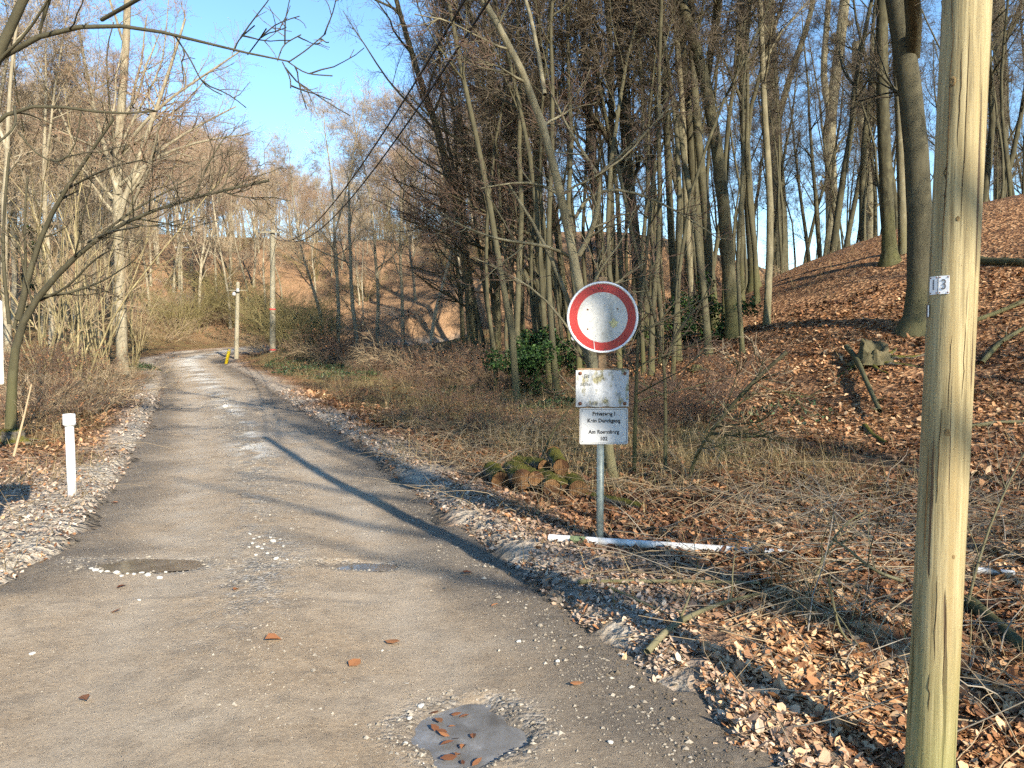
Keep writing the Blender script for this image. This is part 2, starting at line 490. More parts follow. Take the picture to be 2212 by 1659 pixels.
# frozen puddles
M = Mat('puddle_ice', .22, .5)
ni = M.noise(7, 5, None, .65, .4)
M.color(M.ramp(ni, [(.3, (.10, .093, .085)), (.55, (.17, .165, .158)), (.8, (.30, .295, .29))]))
M.b.inputs['Roughness'].default_value = .16
M.bump(ni, .1, .004)
ICE = M.m
M = Mat('muddy_water', .06, .5); M.color(M.ramp(M.noise(6, 3), [(.3, (.09, .075, .058)), (.7, (.16, .135, .105))])); MUDW = M.m
PUD = []
for k, ((hx, hy, ra, rb, dp), mt, lev, lab) in enumerate(zip(HOLES, (ICE, MUDW, MUDW), (.45, .42, .5), (
        'grey frozen puddle strewn with brown leaves in a pothole', 'long muddy puddle edged with white stones',
        'thin bluish puddle in the wheel track mid road'))):
    zc = float(np.median(road_z(hx + ra * 1.5 * np.cos(np.linspace(0, 6.2, 16)), hy + rb * 1.5 * np.sin(np.linspace(0, 6.2, 16))))) - dp * lev
    th = np.linspace(0, 2 * np.pi, 48, endpoint=False)
    rr = 1.28 + .1 * np.sin(3 * th + k)
    ring = np.stack([ra * rr * np.cos(th), rb * rr * np.sin(th), 0 * th], 1)
    V = np.concatenate([[[0, 0, 0]], ring])
    F = np.array([[0, 1 + j, 1 + (j + 1) % 48] for j in range(48)])
    single('frozen_puddle' if k == 0 else 'puddle', build('puddle', [(V, F, 0)], [mt]), lab, None, (hx, hy, zc), kind='structure')
    PUD.append(zc)

# ------------------------------------------------------------------ trees
def trunk_line(H, r0, K=12, lean=.04, wob=.05, flare=1.7, top=.12):
    p = np.zeros((K, 3)); d = np.array([rng.normal() * lean, rng.normal() * lean, 1.])
    for k in range(1, K):
        d = d + np.array([rng.normal() * wob, rng.normal() * wob, .02]); d = d / np.linalg.norm(d)
        p[k] = p[k - 1] + d * H / (K - 1)
    p[0, 2] = -.4
    t = np.linspace(0, 1, K)
    r = r0 * (1 - (1 - top) * t ** 1.1)
    return p, r
def with_flare(P, R, flare=1.6):
    """adds rings near the ground so that the root flare is short"""
    K = len(P)
    seg = P[1] - P[0]
    fr = [0.0] + [min(.8, max(.05 * (j + 1), (zt - P[0, 2]) / seg[2])) for j, zt in enumerate((.02, .3))]
    ins = [P[0] + seg * f for f in fr]
    rr = [R[0] * flare * 1.15, R[0] * (1 + (flare - 1) * .75), R[0] * (1 + (flare - 1) * .2)]
    return np.concatenate([np.array(ins), P[1:]]), np.concatenate([rr, R[1:]])

FOREST = dict(n1=13, t1=(.42, .97), a1=(28, 62), L1=(2.8, 5.5), tr1=.07, n2=7, L2=(1.0, 2.4), n3=6, L3=(.5, 1.2), n4=4, L4=(.25, .6), bits=0)
POLEW = dict(n1=11, t1=(.42, .97), a1=(25, 60), L1=(1.4, 3.2), tr1=.07, n2=7, L2=(.7, 1.5), n3=5, L3=(.4, .9), n4=3, L4=(.2, .5), bits=0)
EDGE = dict(n1=22, t1=(.16, .97), a1=(45, 80), L1=(3.6, 7.0), tr1=.03, n2=8, L2=(1.2, 2.8), n3=6, L3=(.6, 1.4), n4=4, L4=(.25, .65), bits=1500, bias=(-.6, -.2, .1), flat=.45)
FAN = dict(n1=24, t1=(.2, .96), a1=(30, 55), L1=(4.0, 8.0), tr1=.09, n2=9, L2=(1.4, 3.2), n3=7, L3=(.6, 1.4), n4=4, L4=(.25, .6), bits=3500)
def crown(trP, trR, S, mats, rm=1.0, side=9, extra=None):
    """trP (N,K,3) trunks; returns (trunk parts, crown parts). mats index: 0 bark, 1 twig, 2 bits"""
    b = S.get('bias', (0, 0, 0))
    P1, R1 = kids(trP, trR, S['n1'], *S['t1'], S['a1'], S['L1'], 9, .11, S['tr1'], .5, .012, b, .55, .25, S.get('flat', 0))
    if extra is not None:
        P1 = np.concatenate([P1, extra[0]]); R1 = np.concatenate([R1, extra[1]])
    P2, R2 = kids(P1, R1, S['n2'], .15, 1, (25, 60), S['L2'], 6, .14, .03, .55, .008, tuple(.3 * q for q in b), .5, .3, S.get('flat', 0))
    P3, R3 = kids(P2, R2, S['n3'], .12, 1, (25, 60), S['L3'], 4, .16, .03, .6, .0055 * rm, taper=.4, flat=S.get('flat', 0) * .6)
    P4, R4 = kids(P3, R3, S['n4'], .1, 1, (25, 65), S['L4'], 2, .16, .03, .7, .0042 * rm, taper=.3)
    tp = [(*tubes(P1, R1, 5), 0)]
    cp = [(*tubes(P2, R2, 4), 0), (*tubes(P3, R3, 3), 1), (*tubes(P4, R4, 3), 1)]
    if S['bits']: cp.append((*bits(P4, .024, S['bits']), 2))
    return tp, cp
def proto(S, H, r0, mats, seed, forks=0, rm=1.0, straight=False):
    global rng
    keep = rng; rng = np.random.default_rng(seed)
    p, r = trunk_line(H, r0, lean=0., wob=.006) if straight else trunk_line(H, r0, wob=.075 if r0 < .12 else .055)
    P, R = p[None], r[None]
    ex = []
    pf, rf = with_flare(p, r)
    tp = [(*tubes(pf[None], rf[None], 10), 0)]
    for k in range(forks):
        P2, R2 = kids(P[:1], R[:1], 1, .3, .5, (14, 24), (H * .55, H * .62), 12, .05, .06, .85, .03, taper=.1, rend=.15)
        tp.append((*tubes(P2, R2, 8), 0)); P = np.concatenate([P, P2]); R = np.concatenate([R, R2])
    a, c = crown(P, R, dict(S, n1=int(math.ceil(S['n1'] * (1 + .25 * forks) / (1 + forks)))), mats, rm)
    rng = keep
    return build('trunk', tp + a, mats), build('crown', c, mats)
def put(pr, name, label, loc, group, s=1., rz=None, cat='tree', tilt=(0., 0.)):
    rz = rng.uniform(0, 6.28) if rz is None else rz
    sc = (s * rng.uniform(.92, 1.08), s * rng.uniform(.92, 1.08), s)
    t = thing(name, label, cat, loc, rz, group, sc)
    if tilt != (0., 0.):
        from mathutils import Euler, Matrix
        t.rotation_euler = (Matrix.Rotation(tilt[0], 3, 'Y') @ Matrix.Rotation(tilt[1], 3, 'X') @ Matrix.Rotation(rz, 3, 'Z')).to_euler()
    part('trunk', pr[0], t); part('crown', pr[1], t)
    return t
PF = [proto(FOREST, 21, .20, [BARK, TW_BRN, BUD], 100 + k, forks=k % 2) for k in range(3)]
PP = [proto(dict(POLEW, n3=6, n4=4), 17, .082, [BARK, TW_BRN, BUD], 200 + k, rm=1.4) for k in range(3)]
PE = [proto(EDGE, 17, .17, [BARK, TW_RED, BUD], 300 + k) for k in range(2)]
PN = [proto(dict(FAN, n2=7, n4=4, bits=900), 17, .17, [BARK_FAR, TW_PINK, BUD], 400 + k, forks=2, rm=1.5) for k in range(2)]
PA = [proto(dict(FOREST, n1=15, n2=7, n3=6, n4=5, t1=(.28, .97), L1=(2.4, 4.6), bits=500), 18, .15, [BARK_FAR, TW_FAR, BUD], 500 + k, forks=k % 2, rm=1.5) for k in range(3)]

def px_tree(name, label, pts, w0, w1, mats, S, D=None, H=19., extra=(), group=None, flare=1.6, drift=.25, cat='tree', seed=0, rm=1.0, wide=12):
    """tree whose trunk follows points read off the photograph at the depth of its foot; goes on above the frame to height H.
    extra: further stems or limbs [(points, w0, w1)] """
    global rng
    keep = rng; rng = np.random.default_rng(900 + seed)
    if D is None:
        b = hit(*pts[0]); D = b[1]
    else:
        b = at(*pts[0], D); b[2] = gz(b[0], b[1])
    def line(pl, foot):
        q = []; dd = rng.normal() * drift
        for k, (X, Y) in enumerate(pl):
            q.append(at(X, Y, D + (dd * k / max(1, len(pl) - 1) * 2)))
        return np.array(q)
    L = line(pts, True); L[0] = b
    L[0, 2] -= .45
    if H:
        d = nrm(L[-1] - L[-2]); p = L[-1].copy(); add = []
        while p[2] < b[2] + H:
            d = nrm(d + np.array([rng.normal() * .08, rng.normal() * .08, .10])); p = p + d * 1.3; add.append(p)
        if add: L = np.concatenate([L, np.array(add)])
    K = 16
    P = resample(L, K) - b
    m = D / FW / 2
    tops = np.linspace(0, 1, K)
    hv = np.clip(P[:, 2] / max(L[len(pts) - 1][2] - b[2], .5), 0, None)
    R = np.maximum(w0 * m + (w1 - w0) * m * np.minimum(hv, 1) - np.maximum(hv - 1, 0) * w1 * m * .45, .022)
    pf, rf = with_flare(P, R, flare)
    tp = [(*tubes(pf[None], rf[None], wide), 0)]
    TP, TR = [P], [R]
    exP, exR = [], []
    for pl, a, c in extra:
        E = line(pl, False)
        if pl[0][1] > pts[0][1] - 40 and abs(pl[0][0] - pts[0][0]) < 90 and a > 8:
            E[0, 2] = gz(E[0, 0], E[0, 1]) - .15
        if pl[-1][1] < 30 and H:                    # leaves the frame at the top: goes on
            d = nrm(E[-1] - E[-2]); p = E[-1].copy(); add = []
            for _ in range(5):
                d = nrm(d + np.array([rng.normal() * .1, rng.normal() * .1, .08])); p = p + d * 1.0; add.append(p)
            E = np.concatenate([E, np.array(add)])
        e = resample(E, 9) - b
        exP.append(e); exR.append(np.maximum(np.linspace(a, c, 9) * m, .006))
    ex = (np.array(exP), np.array(exR)) if exP else None
    a_, c_ = crown(np.array(TP), np.array(TR), S, mats, rm, extra=ex)
    rng = keep
    t = thing(name, label, cat, b, 0, group)
    part('trunk', build('trunk', tp + a_, mats), t)
    part('crown', build('crown', c_, mats), t)
    return t, D
def St(base, **kw):
    d = dict(base); d.update(kw); return d
TALL = St(FOREST, n1=14, t1=(.38, .97), n2=7, n3=6, n4=4)
G0 = [BARK, TW_BRN, BUD]; GP = [BARK_PALE, TW_BRN, BUD]; GD = [BARK_DARK, TW_BRN, BUD]

# the young tree right behind the road sign, with its arching arms
px_tree('young_tree', 'slim pale tree with several leaning stems and arching arms growing behind the road sign',
        [(1335, 1030), (1312, 960), (1290, 800), (1262, 690), (1247, 612), (1236, 514), (1219, 441), (1194, 368), (1182, 294), (1177, 205), (1119, 120), (1044, 0)],
        24, 13, [BARK_PALE, TW_RED, BUD], St(POLEW, n1=20, t1=(.2, .97), a1=(45, 80), L1=(.8, 2.0), tr1=.03, n2=5, L2=(.4, 1.0), n3=4, L3=(.2, .5), n4=2, L4=(.1, .3)), H=8.2, flare=1.2, seed=1,
        extra=[([(1310, 1026), (1303, 900), (1275, 775), (1240, 690), (1200, 560), (1150, 470), (1100, 400)], 17, 6),
               ([(1251, 551), (1273, 514), (1290, 465), (1296, 407), (1293, 375)], 14, 10),
               ([(1293, 380), (1258, 326), (1226, 275), (1190, 200)], 9, 4), ([(1293, 378), (1331, 343), (1392, 290), (1450, 230)], 8, 3),
               ([(1243, 470), (1255, 416), (1295, 402), (1356, 407), (1441, 441), (1530, 500)], 9, 3),
               ([(1238, 500), (1233, 438), (1197, 407), (1163, 390), (1119, 392), (1038, 407)], 10, 3),
               ([(1240, 560), (1202, 531), (1153, 526), (1075, 521), (1026, 500), (960, 470)], 9, 3),
               ([(1177, 205), (1165, 120), (1150, 20)], 11, 7),
               ([(1290, 800), (1180, 640), (1120, 600), (1020, 555)], 7, 3)])
SAP = St(POLEW, n1=9, t1=(.3, .97), a1=(40, 75), L1=(.5, 1.3), tr1=.03, n2=4, L2=(.25, .7), n3=3, L3=(.12, .35), n4=1, L4=(.1, .2))
px_tree('sapling', 'thin straight sapling beside the sign, nearer to the post', [(1368, 1022), (1375, 800), (1380, 700), (1395, 560)], 10, 5, [BARK, TW_RED, BUD], SAP, H=3.4, flare=1.1, seed=2, wide=7,
        extra=[([(1372, 870), (1390, 860), (1440, 850), (1560, 820)], 4, 2), ([(1378, 720), (1440, 690), (1530, 640)], 6, 3)])
px_tree('sapling', 'thin sapling with a kinked top two steps right of the sign', [(1437, 1020), (1438, 860), (1436, 780), (1422, 700), (1400, 640), (1372, 540)], 9, 5, [BARK, TW_RED, BUD], SAP, H=3.6, flare=1.1, seed=3, wide=7,
        extra=[([(1436, 790), (1460, 720), (1500, 670), (1528, 640)], 7, 5)])
px_tree('sapling', 'slanting bare sapling leaning to the upper right over the leaf litter', [(1470, 1035), (1500, 985), (1560, 900), (1625, 825), (1700, 760)], 6, 3, [BARK, TW_TAN, BUD], SAP, H=0, flare=1.1, seed=4, wide=7,
        extra=[([(1625, 825), (1680, 850), (1760, 858)], 3, 1.5), ([(1560, 900), (1590, 820), (1600, 760)], 3, 1.5)])

RIGHT = [
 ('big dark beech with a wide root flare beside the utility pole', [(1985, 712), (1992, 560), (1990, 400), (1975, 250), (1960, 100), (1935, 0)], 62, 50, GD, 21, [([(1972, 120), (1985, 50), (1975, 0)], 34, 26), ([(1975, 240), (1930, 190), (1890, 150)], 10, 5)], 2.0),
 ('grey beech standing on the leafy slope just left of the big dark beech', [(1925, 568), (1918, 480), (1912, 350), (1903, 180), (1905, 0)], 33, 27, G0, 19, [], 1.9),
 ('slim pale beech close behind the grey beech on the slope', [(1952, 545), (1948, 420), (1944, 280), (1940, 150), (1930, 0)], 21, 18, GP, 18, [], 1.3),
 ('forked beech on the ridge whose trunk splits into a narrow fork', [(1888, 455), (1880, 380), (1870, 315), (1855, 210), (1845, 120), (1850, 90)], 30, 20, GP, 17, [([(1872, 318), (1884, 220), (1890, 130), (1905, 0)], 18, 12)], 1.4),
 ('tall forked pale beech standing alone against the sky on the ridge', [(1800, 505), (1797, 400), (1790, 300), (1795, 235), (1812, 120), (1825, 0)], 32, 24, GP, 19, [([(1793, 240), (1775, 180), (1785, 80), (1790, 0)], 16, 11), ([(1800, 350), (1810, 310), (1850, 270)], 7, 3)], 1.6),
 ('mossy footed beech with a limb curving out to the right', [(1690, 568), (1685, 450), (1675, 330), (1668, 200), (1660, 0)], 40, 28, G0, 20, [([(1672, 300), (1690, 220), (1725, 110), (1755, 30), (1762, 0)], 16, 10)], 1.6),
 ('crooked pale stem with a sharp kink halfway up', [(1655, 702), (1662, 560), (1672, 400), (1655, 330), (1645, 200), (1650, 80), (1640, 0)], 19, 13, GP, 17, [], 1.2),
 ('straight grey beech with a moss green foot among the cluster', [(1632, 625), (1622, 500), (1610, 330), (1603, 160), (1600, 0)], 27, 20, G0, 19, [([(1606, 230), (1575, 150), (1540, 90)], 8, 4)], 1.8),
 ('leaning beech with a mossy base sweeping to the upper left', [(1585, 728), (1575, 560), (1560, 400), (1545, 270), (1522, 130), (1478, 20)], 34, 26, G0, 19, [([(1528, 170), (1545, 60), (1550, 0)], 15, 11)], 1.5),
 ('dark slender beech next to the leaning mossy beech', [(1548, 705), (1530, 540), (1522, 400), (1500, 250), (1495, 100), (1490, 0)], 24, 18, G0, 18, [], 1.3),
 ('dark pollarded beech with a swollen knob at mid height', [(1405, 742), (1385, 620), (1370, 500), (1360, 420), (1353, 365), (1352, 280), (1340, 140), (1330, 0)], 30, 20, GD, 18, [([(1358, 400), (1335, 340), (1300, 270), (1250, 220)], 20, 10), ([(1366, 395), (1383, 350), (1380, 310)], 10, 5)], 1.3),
 ('thin beech standing between the pollarded tree and the leaning one', [(1465, 735), (1455, 600), (1447, 450), (1440, 300), (1437, 150), (1430, 0)], 19, 15, G0, 18, [], 1.2),
 ('slender beech with pale bark left of the leaning mossy tree', [(1500, 720), (1490, 560), (1478, 400), (1480, 250), (1462, 100), (1455, 0)], 17, 13, GP, 18, [], 1.2),
 ('dark ridge beech behind the utility pole with spreading roots', [(2168, 418), (2162, 330), (2165, 200), (2160, 100), (2155, 0)], 34, 30, GD, 17, [([(2162, 330), (2130, 300), (2080, 290)], 9, 4), ([(2160, 110), (2195, 40), (2212, 0)], 14, 9)], 2.3),
 ('slim dark tree beside the pole seen against the sky', [(2080, 445), (2075, 330), (2062, 200), (2050, 80), (2040, 0)], 20, 15, GD, 17, [], 1.4),
 ('left leaning trunk that curves away over the hollow', [(1262, 770), (1215, 680), (1185, 560), (1160, 460), (1120, 350), (1085, 220), (1050, 120)], 24, 15, G0, 17, [], 1.2),
 ('olive green trunk in the dense row left of the sign', [(1215, 752), (1185, 640), (1158, 520), (1140, 400), (1128, 260), (1130, 100)], 19, 13, G0, 17, [], 1.2),
 ('mossy trunk bending left at the edge of the hollow', [(1188, 745), (1160, 660), (1120, 560), (1090, 470), (1060, 330), (1030, 180)], 18, 11, G0, 17, [], 1.2),
 ('straight dark trunk just above the road sign', [(1320, 745), (1305, 600), (1285, 420), (1275, 260), (1262, 100), (1255, 0)], 25, 18, GD, 18, [], 1.3),
 ('slim trunk tilted left between the dark trunks above the sign', [(1350, 745), (1330, 620), (1318, 470), (1318, 300), (1325, 150), (1310, 0)], 18, 14, G0, 18, [], 1.2),
]
for k, (lab, pts, w0, w1, mats, H, ex, fl) in enumerate(RIGHT):
    px_tree('beech_tree', lab, pts, w0 * .86, w1 * .86, mats, TALL, H=H, extra=ex, flare=fl, seed=20 + k, group='beeches on the right hand slope', drift=.5)

# the left foreground tree whose branches cross the top left corner
px_tree('overhanging_tree', 'dark tree outside the left edge whose bare branches hang across the top corner',
        [(-190, 1010), (-170, 700), (-120, 420), (-50, 220), (3, 100), (20, 44), (46, 0)], 46, 17, [BARK_DARK, TW_BRN, BUD],
        St(POLEW, n1=4, t1=(.5, .97), L1=(1, 2), n2=2, L2=(.3, .8), n3=2, L3=(.12, .35), n4=0), D=7.2, H=7.5, drift=.15, seed=60,
        extra=[([(-60, 180), (0, 106), (85, 65), (219, 43), (331, 55), (376, 75), (472, 103), (581, 130), (625, 133)], 14, 3.2),
               ([(219, 43), (255, 25), (297, 10), (330, -8)], 9, 6), ([(85, 65), (88, 30), (100, 0)], 7, 5),
               ([(-110, 400), (0, 229), (113, 219), (178, 239), (273, 256), (340, 240)], 11, 4),
               ([(625, 133), (660, 110), (704, 72)], 3.2, 2), ([(622, 133), (660, 160), (718, 164)], 3, 2), ([(610, 134), (628, 170), (628, 190)], 3, 2),
               ([(600, 130), (612, 95), (650, 75)], 2.6, 1.6), ([(505, 112), (515, 85), (550, 55)], 2.6, 1.6), ([(535, 118), (560, 85), (575, 62)], 2.6, 1.6),
               ([(30, 229), (38, 270), (0, 308), (-30, 320)], 6, 4), ([(376, 75), (420, 140), (435, 185), (480, 205)], 4, 2),
               ([(40, 285), (80, 340), (130, 360), (165, 330), (175, 240)], 4, 2.5)])
px_tree('leaning_tree', 'dark leaning tree by the white panel reaching diagonally up to the right',
        [(14, 770), (30, 700), (85, 636), (143, 570), (191, 523), (239, 492), (307, 461), (420, 424), (581, 390)], 24, 5, [BARK_DARK, TW_BRN, BUD],
        St(POLEW, n1=16, t1=(.25, .97), a1=(30, 60), L1=(.8, 2.2), tr1=.06, n2=4, L2=(.4, 1.0), n3=3, L3=(.2, .5), n4=2, L4=(.1, .3)), D=12.5, H=0, drift=.4, seed=61, flare=1.2,
        extra=[([(40, 690), (68, 564), (102, 471), (130, 417), (181, 359), (205, 307), (246, 256)], 15, 5),
               ([(130, 417), (185, 385), (240, 360), (310, 345)], 6, 3), ([(420, 424), (455, 342), (490, 290)], 5, 2.5),
               ([(137, 585), (180, 540), (260, 470), (330, 430), (420, 380)], 8, 3), ([(191, 523), (239, 500), (300, 490)], 7, 3),
               ([(85, 650), (150, 620), (200, 560), (240, 540)], 6, 3), ([(20, 700), (5, 560), (10, 430), (20, 330)], 9, 5),
               ([(30, 710), (60, 600), (50, 480), (60, 380)], 8, 4)])
# hazel clump with pale stems on the left bank
def clump_lines(n, H, spread, K=9, arch=.1, r=(.015, .03), base=.25):
    a = rng.uniform(0, 2 * np.pi, n); sp = spread * np.sqrt(rng.uniform(.1, 1, n))
    p = np.stack([base * np.cos(a) * rng.uniform(0, 1, n), base * np.sin(a) * rng.uniform(0, 1, n), np.full(n, -.1)], 1)
    d = nrm(np.stack([np.cos(a) * sp, np.sin(a) * sp, np.ones(n)], 1))
    h = H * rng.uniform(.6, 1.05, n)
    out = [p]
    for k in range(1, K):
        d = nrm(d + .10 * rng.normal(size=(n, 3)) + np.stack([np.cos(a) * arch, np.sin(a) * arch, -arch * .6 + 0 * a], 1))
        p = p + d * (h / (K - 1))[:, None]; out.append(p)
    P = np.stack(out, 1)
    R = rng.uniform(*r, n)[:, None] * np.linspace(1, .3, K)[None]
    return P, R
def shrub_proto(seed, n, H, spread, mats, arch=.1, r=(.015, .03), n2=6, n3=5, L2=(.5, 1.3), L3=(.2, .6), base=.25, nb=0, rm=.004):
    global rng
    keep = rng; rng = np.random.default_rng(seed)
    P, R = clump_lines(n, H, spread, 9, arch, r, base)
    P2, R2 = kids(P, R, n2, .25, 1, (20, 50), L2, 5, .13, .02, .6, rm * 1.3, taper=.4)
    P3, R3 = kids(P2, R2, n3, .15, 1, (25, 60), L3, 3, .15, .0, .7, rm, taper=.3)
    a = build('stems', [(*tubes(P, R, 6), 0)], mats)
    c = [(*tubes(P2, R2, 4), 1), (*tubes(P3, R3, 3), 1)]
    if nb: c.append((*bits(P3, .03, nb), 2))
    b = build('twigs', c, mats)
    rng = keep
    return a, b
def put_shrub(pr, name, label, loc, group=None, s=1., rz=None, sz=None):
    rz = rng.uniform(0, 6.28) if rz is None else rz
    t = thing(name, label, 'shrub', loc, rz, group, (s, s, sz or s))
    part('stems', pr[0], t); part('twigs', pr[1], t)['kind'] = 'stuff'
    return t
HAZEL = bark_mat('hazel_bark', (.15, .12, .06), (.33, .27, .145), mossamt=.3)
HAZ = [shrub_proto(700 + k, 11, 7.0, .36, [HAZEL, TW_TAN, BUD], .03, (.014, .034), 7, 5) for k in range(2)]
OLI = [shrub_proto(720 + k, 34, 3.2, .55, [TW_GRN, TW_GRN, BUD], .06, (.008, .016), 5, 4, (.4, 1.0), (.2, .5), .6) for k in range(2)]
TAN = [shrub_proto(740 + k, 40, 2.2, .9, [TW_TAN, TW_TAN, BUD], .14, (.006, .011), 5, 5, (.3, .9), (.15, .4), .7) for k in range(2)]
GRY = [shrub_proto(760 + k, 36, 2.4, 1.1, [TW_GREY, TW_GREY, BUD], .2, (.006, .012), 6, 6, (.3, .9), (.15, .4), .6, 1500) for k in range(1)]
DRK = [shrub_proto(770 + k, 30, 2.2, .9, [TW_BRN, TW_RED, BUD], .10, (.006, .012), 6, 5, (.3, .9), (.15, .4), .6, 600) for k in range(2)]

for k, (X, Y, s, lab) in enumerate([
        (172, 742, 1.35, 'clump of pale straight hazel stems on the left bank'),
        (232, 735, 1.1, 'hazel clump with fanned pale stems nearer the road on the left bank'),
        (95, 735, 1.1, 'hazel clump half hidden behind the dark leaning tree'), (140, 738, 1.25, 'hazel clump between the leaning tree and the pale straight stems'),
        (205, 725, 1.05, 'hazel clump rising behind the two nearer clumps'), (285, 735, .9, 'low hazel clump at the right end of the left bank')]):
    hp = at(X, Y, (24, 27, 23, 30, 33, 34, 30)[k]); hp[2] = gz(hp[0], hp[1])
    put_shrub(HAZ[k % 2], 'hazel_shrub', lab, hp, 'hazel clumps on the left bank', s)
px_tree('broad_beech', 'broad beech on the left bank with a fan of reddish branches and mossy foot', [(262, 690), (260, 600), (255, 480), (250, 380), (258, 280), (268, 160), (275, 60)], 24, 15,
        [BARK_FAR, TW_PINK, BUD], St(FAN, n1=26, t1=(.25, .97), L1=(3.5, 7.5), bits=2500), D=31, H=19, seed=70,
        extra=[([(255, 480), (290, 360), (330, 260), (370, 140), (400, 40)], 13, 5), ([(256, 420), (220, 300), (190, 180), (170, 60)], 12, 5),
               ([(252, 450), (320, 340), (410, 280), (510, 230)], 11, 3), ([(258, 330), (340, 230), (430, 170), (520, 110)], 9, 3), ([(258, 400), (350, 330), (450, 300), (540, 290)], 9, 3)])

# wooded slopes: scattered individuals
def scatter(n, xr, yr, mind, ok, seed):
    g = np.random.default_rng(seed); out = []
    for _ in range(n * 60):
        x = g.uniform(*xr); y = g.uniform(*yr)
        if not ok(x, y): continue
        if all((x - a) ** 2 + (y - b) ** 2 > mind ** 2 for a, b in out):
            out.append((x, y))
            if len(out) >= n: break
    return out
ORD = 'first second third fourth fifth sixth seventh eighth ninth tenth eleventh twelfth thirteenth fourteenth fifteenth sixteenth seventeenth eighteenth nineteenth twentieth'.split()
def ordw(k):
    if k < 20: return ORD[k]
    t, u = divmod(k + 1, 10)
    tens = {2: 'twenty', 3: 'thirty', 4: 'forty', 5: 'fifty', 6: 'sixty', 7: 'seventy', 8: 'eighty', 9: 'ninety'}[t]
    return tens + '-' + ORD[u - 1] if u else {20: 'twentieth', 30: 'thirtieth', 40: 'fortieth'}.get(t * 10, tens + 'th')
def rows(pts, cuts):
    """sort spots into depth rows and zones; returns [(x, y, row, zone, ordinal from the left)]"""
    out = []
    for lo, hi, rw in cuts[0]:
        for a, b, zn in cuts[1]:
            q = sorted([p for p in pts if lo <= p[1] < hi and a <= pxx(*p) < b], key=lambda p: pxx(*p))
            out += [(x, y, rw, zn, ordw(k)) for k, (x, y) in enumerate(q)]
    return out
def inview(x, y, m=.68): return y > 1 and abs(x) < m * y + 1
def pxx(x, y): return 1106 + x / y * FW
off = lambda x, y, d: float(road_in(np.array([x]), np.array([y]))[0]) < -d
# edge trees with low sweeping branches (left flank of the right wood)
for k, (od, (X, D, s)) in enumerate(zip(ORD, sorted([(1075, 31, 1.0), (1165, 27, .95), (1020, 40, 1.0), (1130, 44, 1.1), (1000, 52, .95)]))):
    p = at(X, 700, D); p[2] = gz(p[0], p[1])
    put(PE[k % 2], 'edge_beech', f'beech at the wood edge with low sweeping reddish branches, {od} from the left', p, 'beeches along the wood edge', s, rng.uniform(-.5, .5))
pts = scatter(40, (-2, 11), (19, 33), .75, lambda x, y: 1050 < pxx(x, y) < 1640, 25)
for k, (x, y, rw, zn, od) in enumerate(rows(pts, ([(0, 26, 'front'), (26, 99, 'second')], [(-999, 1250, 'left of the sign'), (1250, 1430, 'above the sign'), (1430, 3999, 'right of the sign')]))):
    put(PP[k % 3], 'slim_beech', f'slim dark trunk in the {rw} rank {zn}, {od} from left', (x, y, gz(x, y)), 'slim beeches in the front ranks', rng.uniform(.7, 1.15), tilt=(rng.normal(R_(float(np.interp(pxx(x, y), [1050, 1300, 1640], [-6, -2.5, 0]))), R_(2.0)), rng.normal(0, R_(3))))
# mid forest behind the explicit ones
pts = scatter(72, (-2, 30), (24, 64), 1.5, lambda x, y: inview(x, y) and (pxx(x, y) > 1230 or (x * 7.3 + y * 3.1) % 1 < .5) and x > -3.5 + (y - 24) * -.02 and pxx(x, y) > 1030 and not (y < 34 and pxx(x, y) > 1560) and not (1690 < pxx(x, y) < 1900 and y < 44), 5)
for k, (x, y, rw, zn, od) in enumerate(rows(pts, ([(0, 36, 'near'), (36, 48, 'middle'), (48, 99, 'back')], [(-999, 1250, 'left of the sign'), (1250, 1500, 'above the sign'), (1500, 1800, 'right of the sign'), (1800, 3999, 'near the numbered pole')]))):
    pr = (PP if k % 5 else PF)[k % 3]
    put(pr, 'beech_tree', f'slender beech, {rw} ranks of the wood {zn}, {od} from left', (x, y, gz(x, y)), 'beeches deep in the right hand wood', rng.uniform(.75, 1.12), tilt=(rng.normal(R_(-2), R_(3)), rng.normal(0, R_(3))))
pts = scatter(34, (9, 52), (33, 74), 2.4, lambda x, y: inview(x, y, .7) and 1560 < pxx(x, y) < 2260, 15)
for k, (x, y, rw, zn, od) in enumerate(rows(pts, ([(0, 50, 'near'), (50, 99, 'back')], [(-999, 1850, 'left of the numbered pole'), (1850, 3999, 'around the numbered pole')]))):
    put((PP + PF)[(k * 2 + 1) % 6], 'ridge_tree', f'bare tree beyond the ridge, {rw} rank {zn}, {od} from left', (x, y, gz(x, y)), 'trees beyond the right hand ridge', rng.uniform(.75, 1.05))
# far hillside
def ftop(x, y):                 # lower trees where the sky gap reaches down
    X = pxx(x, y)
    return float(np.interp(X, [-200, 350, 480, 560, 640, 760, 850, 1000], [1.0, .95, .82, .68, .58, .60, .80, 1.0]))
pts = scatter(300, (-88, 16), (61, 132), 1.8, lambda x, y: inview(x, y, .7) and pxx(x, y) < 1160 and off(x, y, 2.5), 6)
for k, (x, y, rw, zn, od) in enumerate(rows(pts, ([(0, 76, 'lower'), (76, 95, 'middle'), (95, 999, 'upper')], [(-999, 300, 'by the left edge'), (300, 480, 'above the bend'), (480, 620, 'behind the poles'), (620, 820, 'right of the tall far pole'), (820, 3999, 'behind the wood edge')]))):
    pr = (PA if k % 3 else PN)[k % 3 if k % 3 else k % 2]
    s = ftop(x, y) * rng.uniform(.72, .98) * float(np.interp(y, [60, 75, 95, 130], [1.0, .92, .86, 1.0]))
    put(pr, 'hillside_tree', f'bare tree, {rw} far hillside {zn}, {od} from left', (x, y, gz(x, y)), 'bare trees on the far hillside', s)
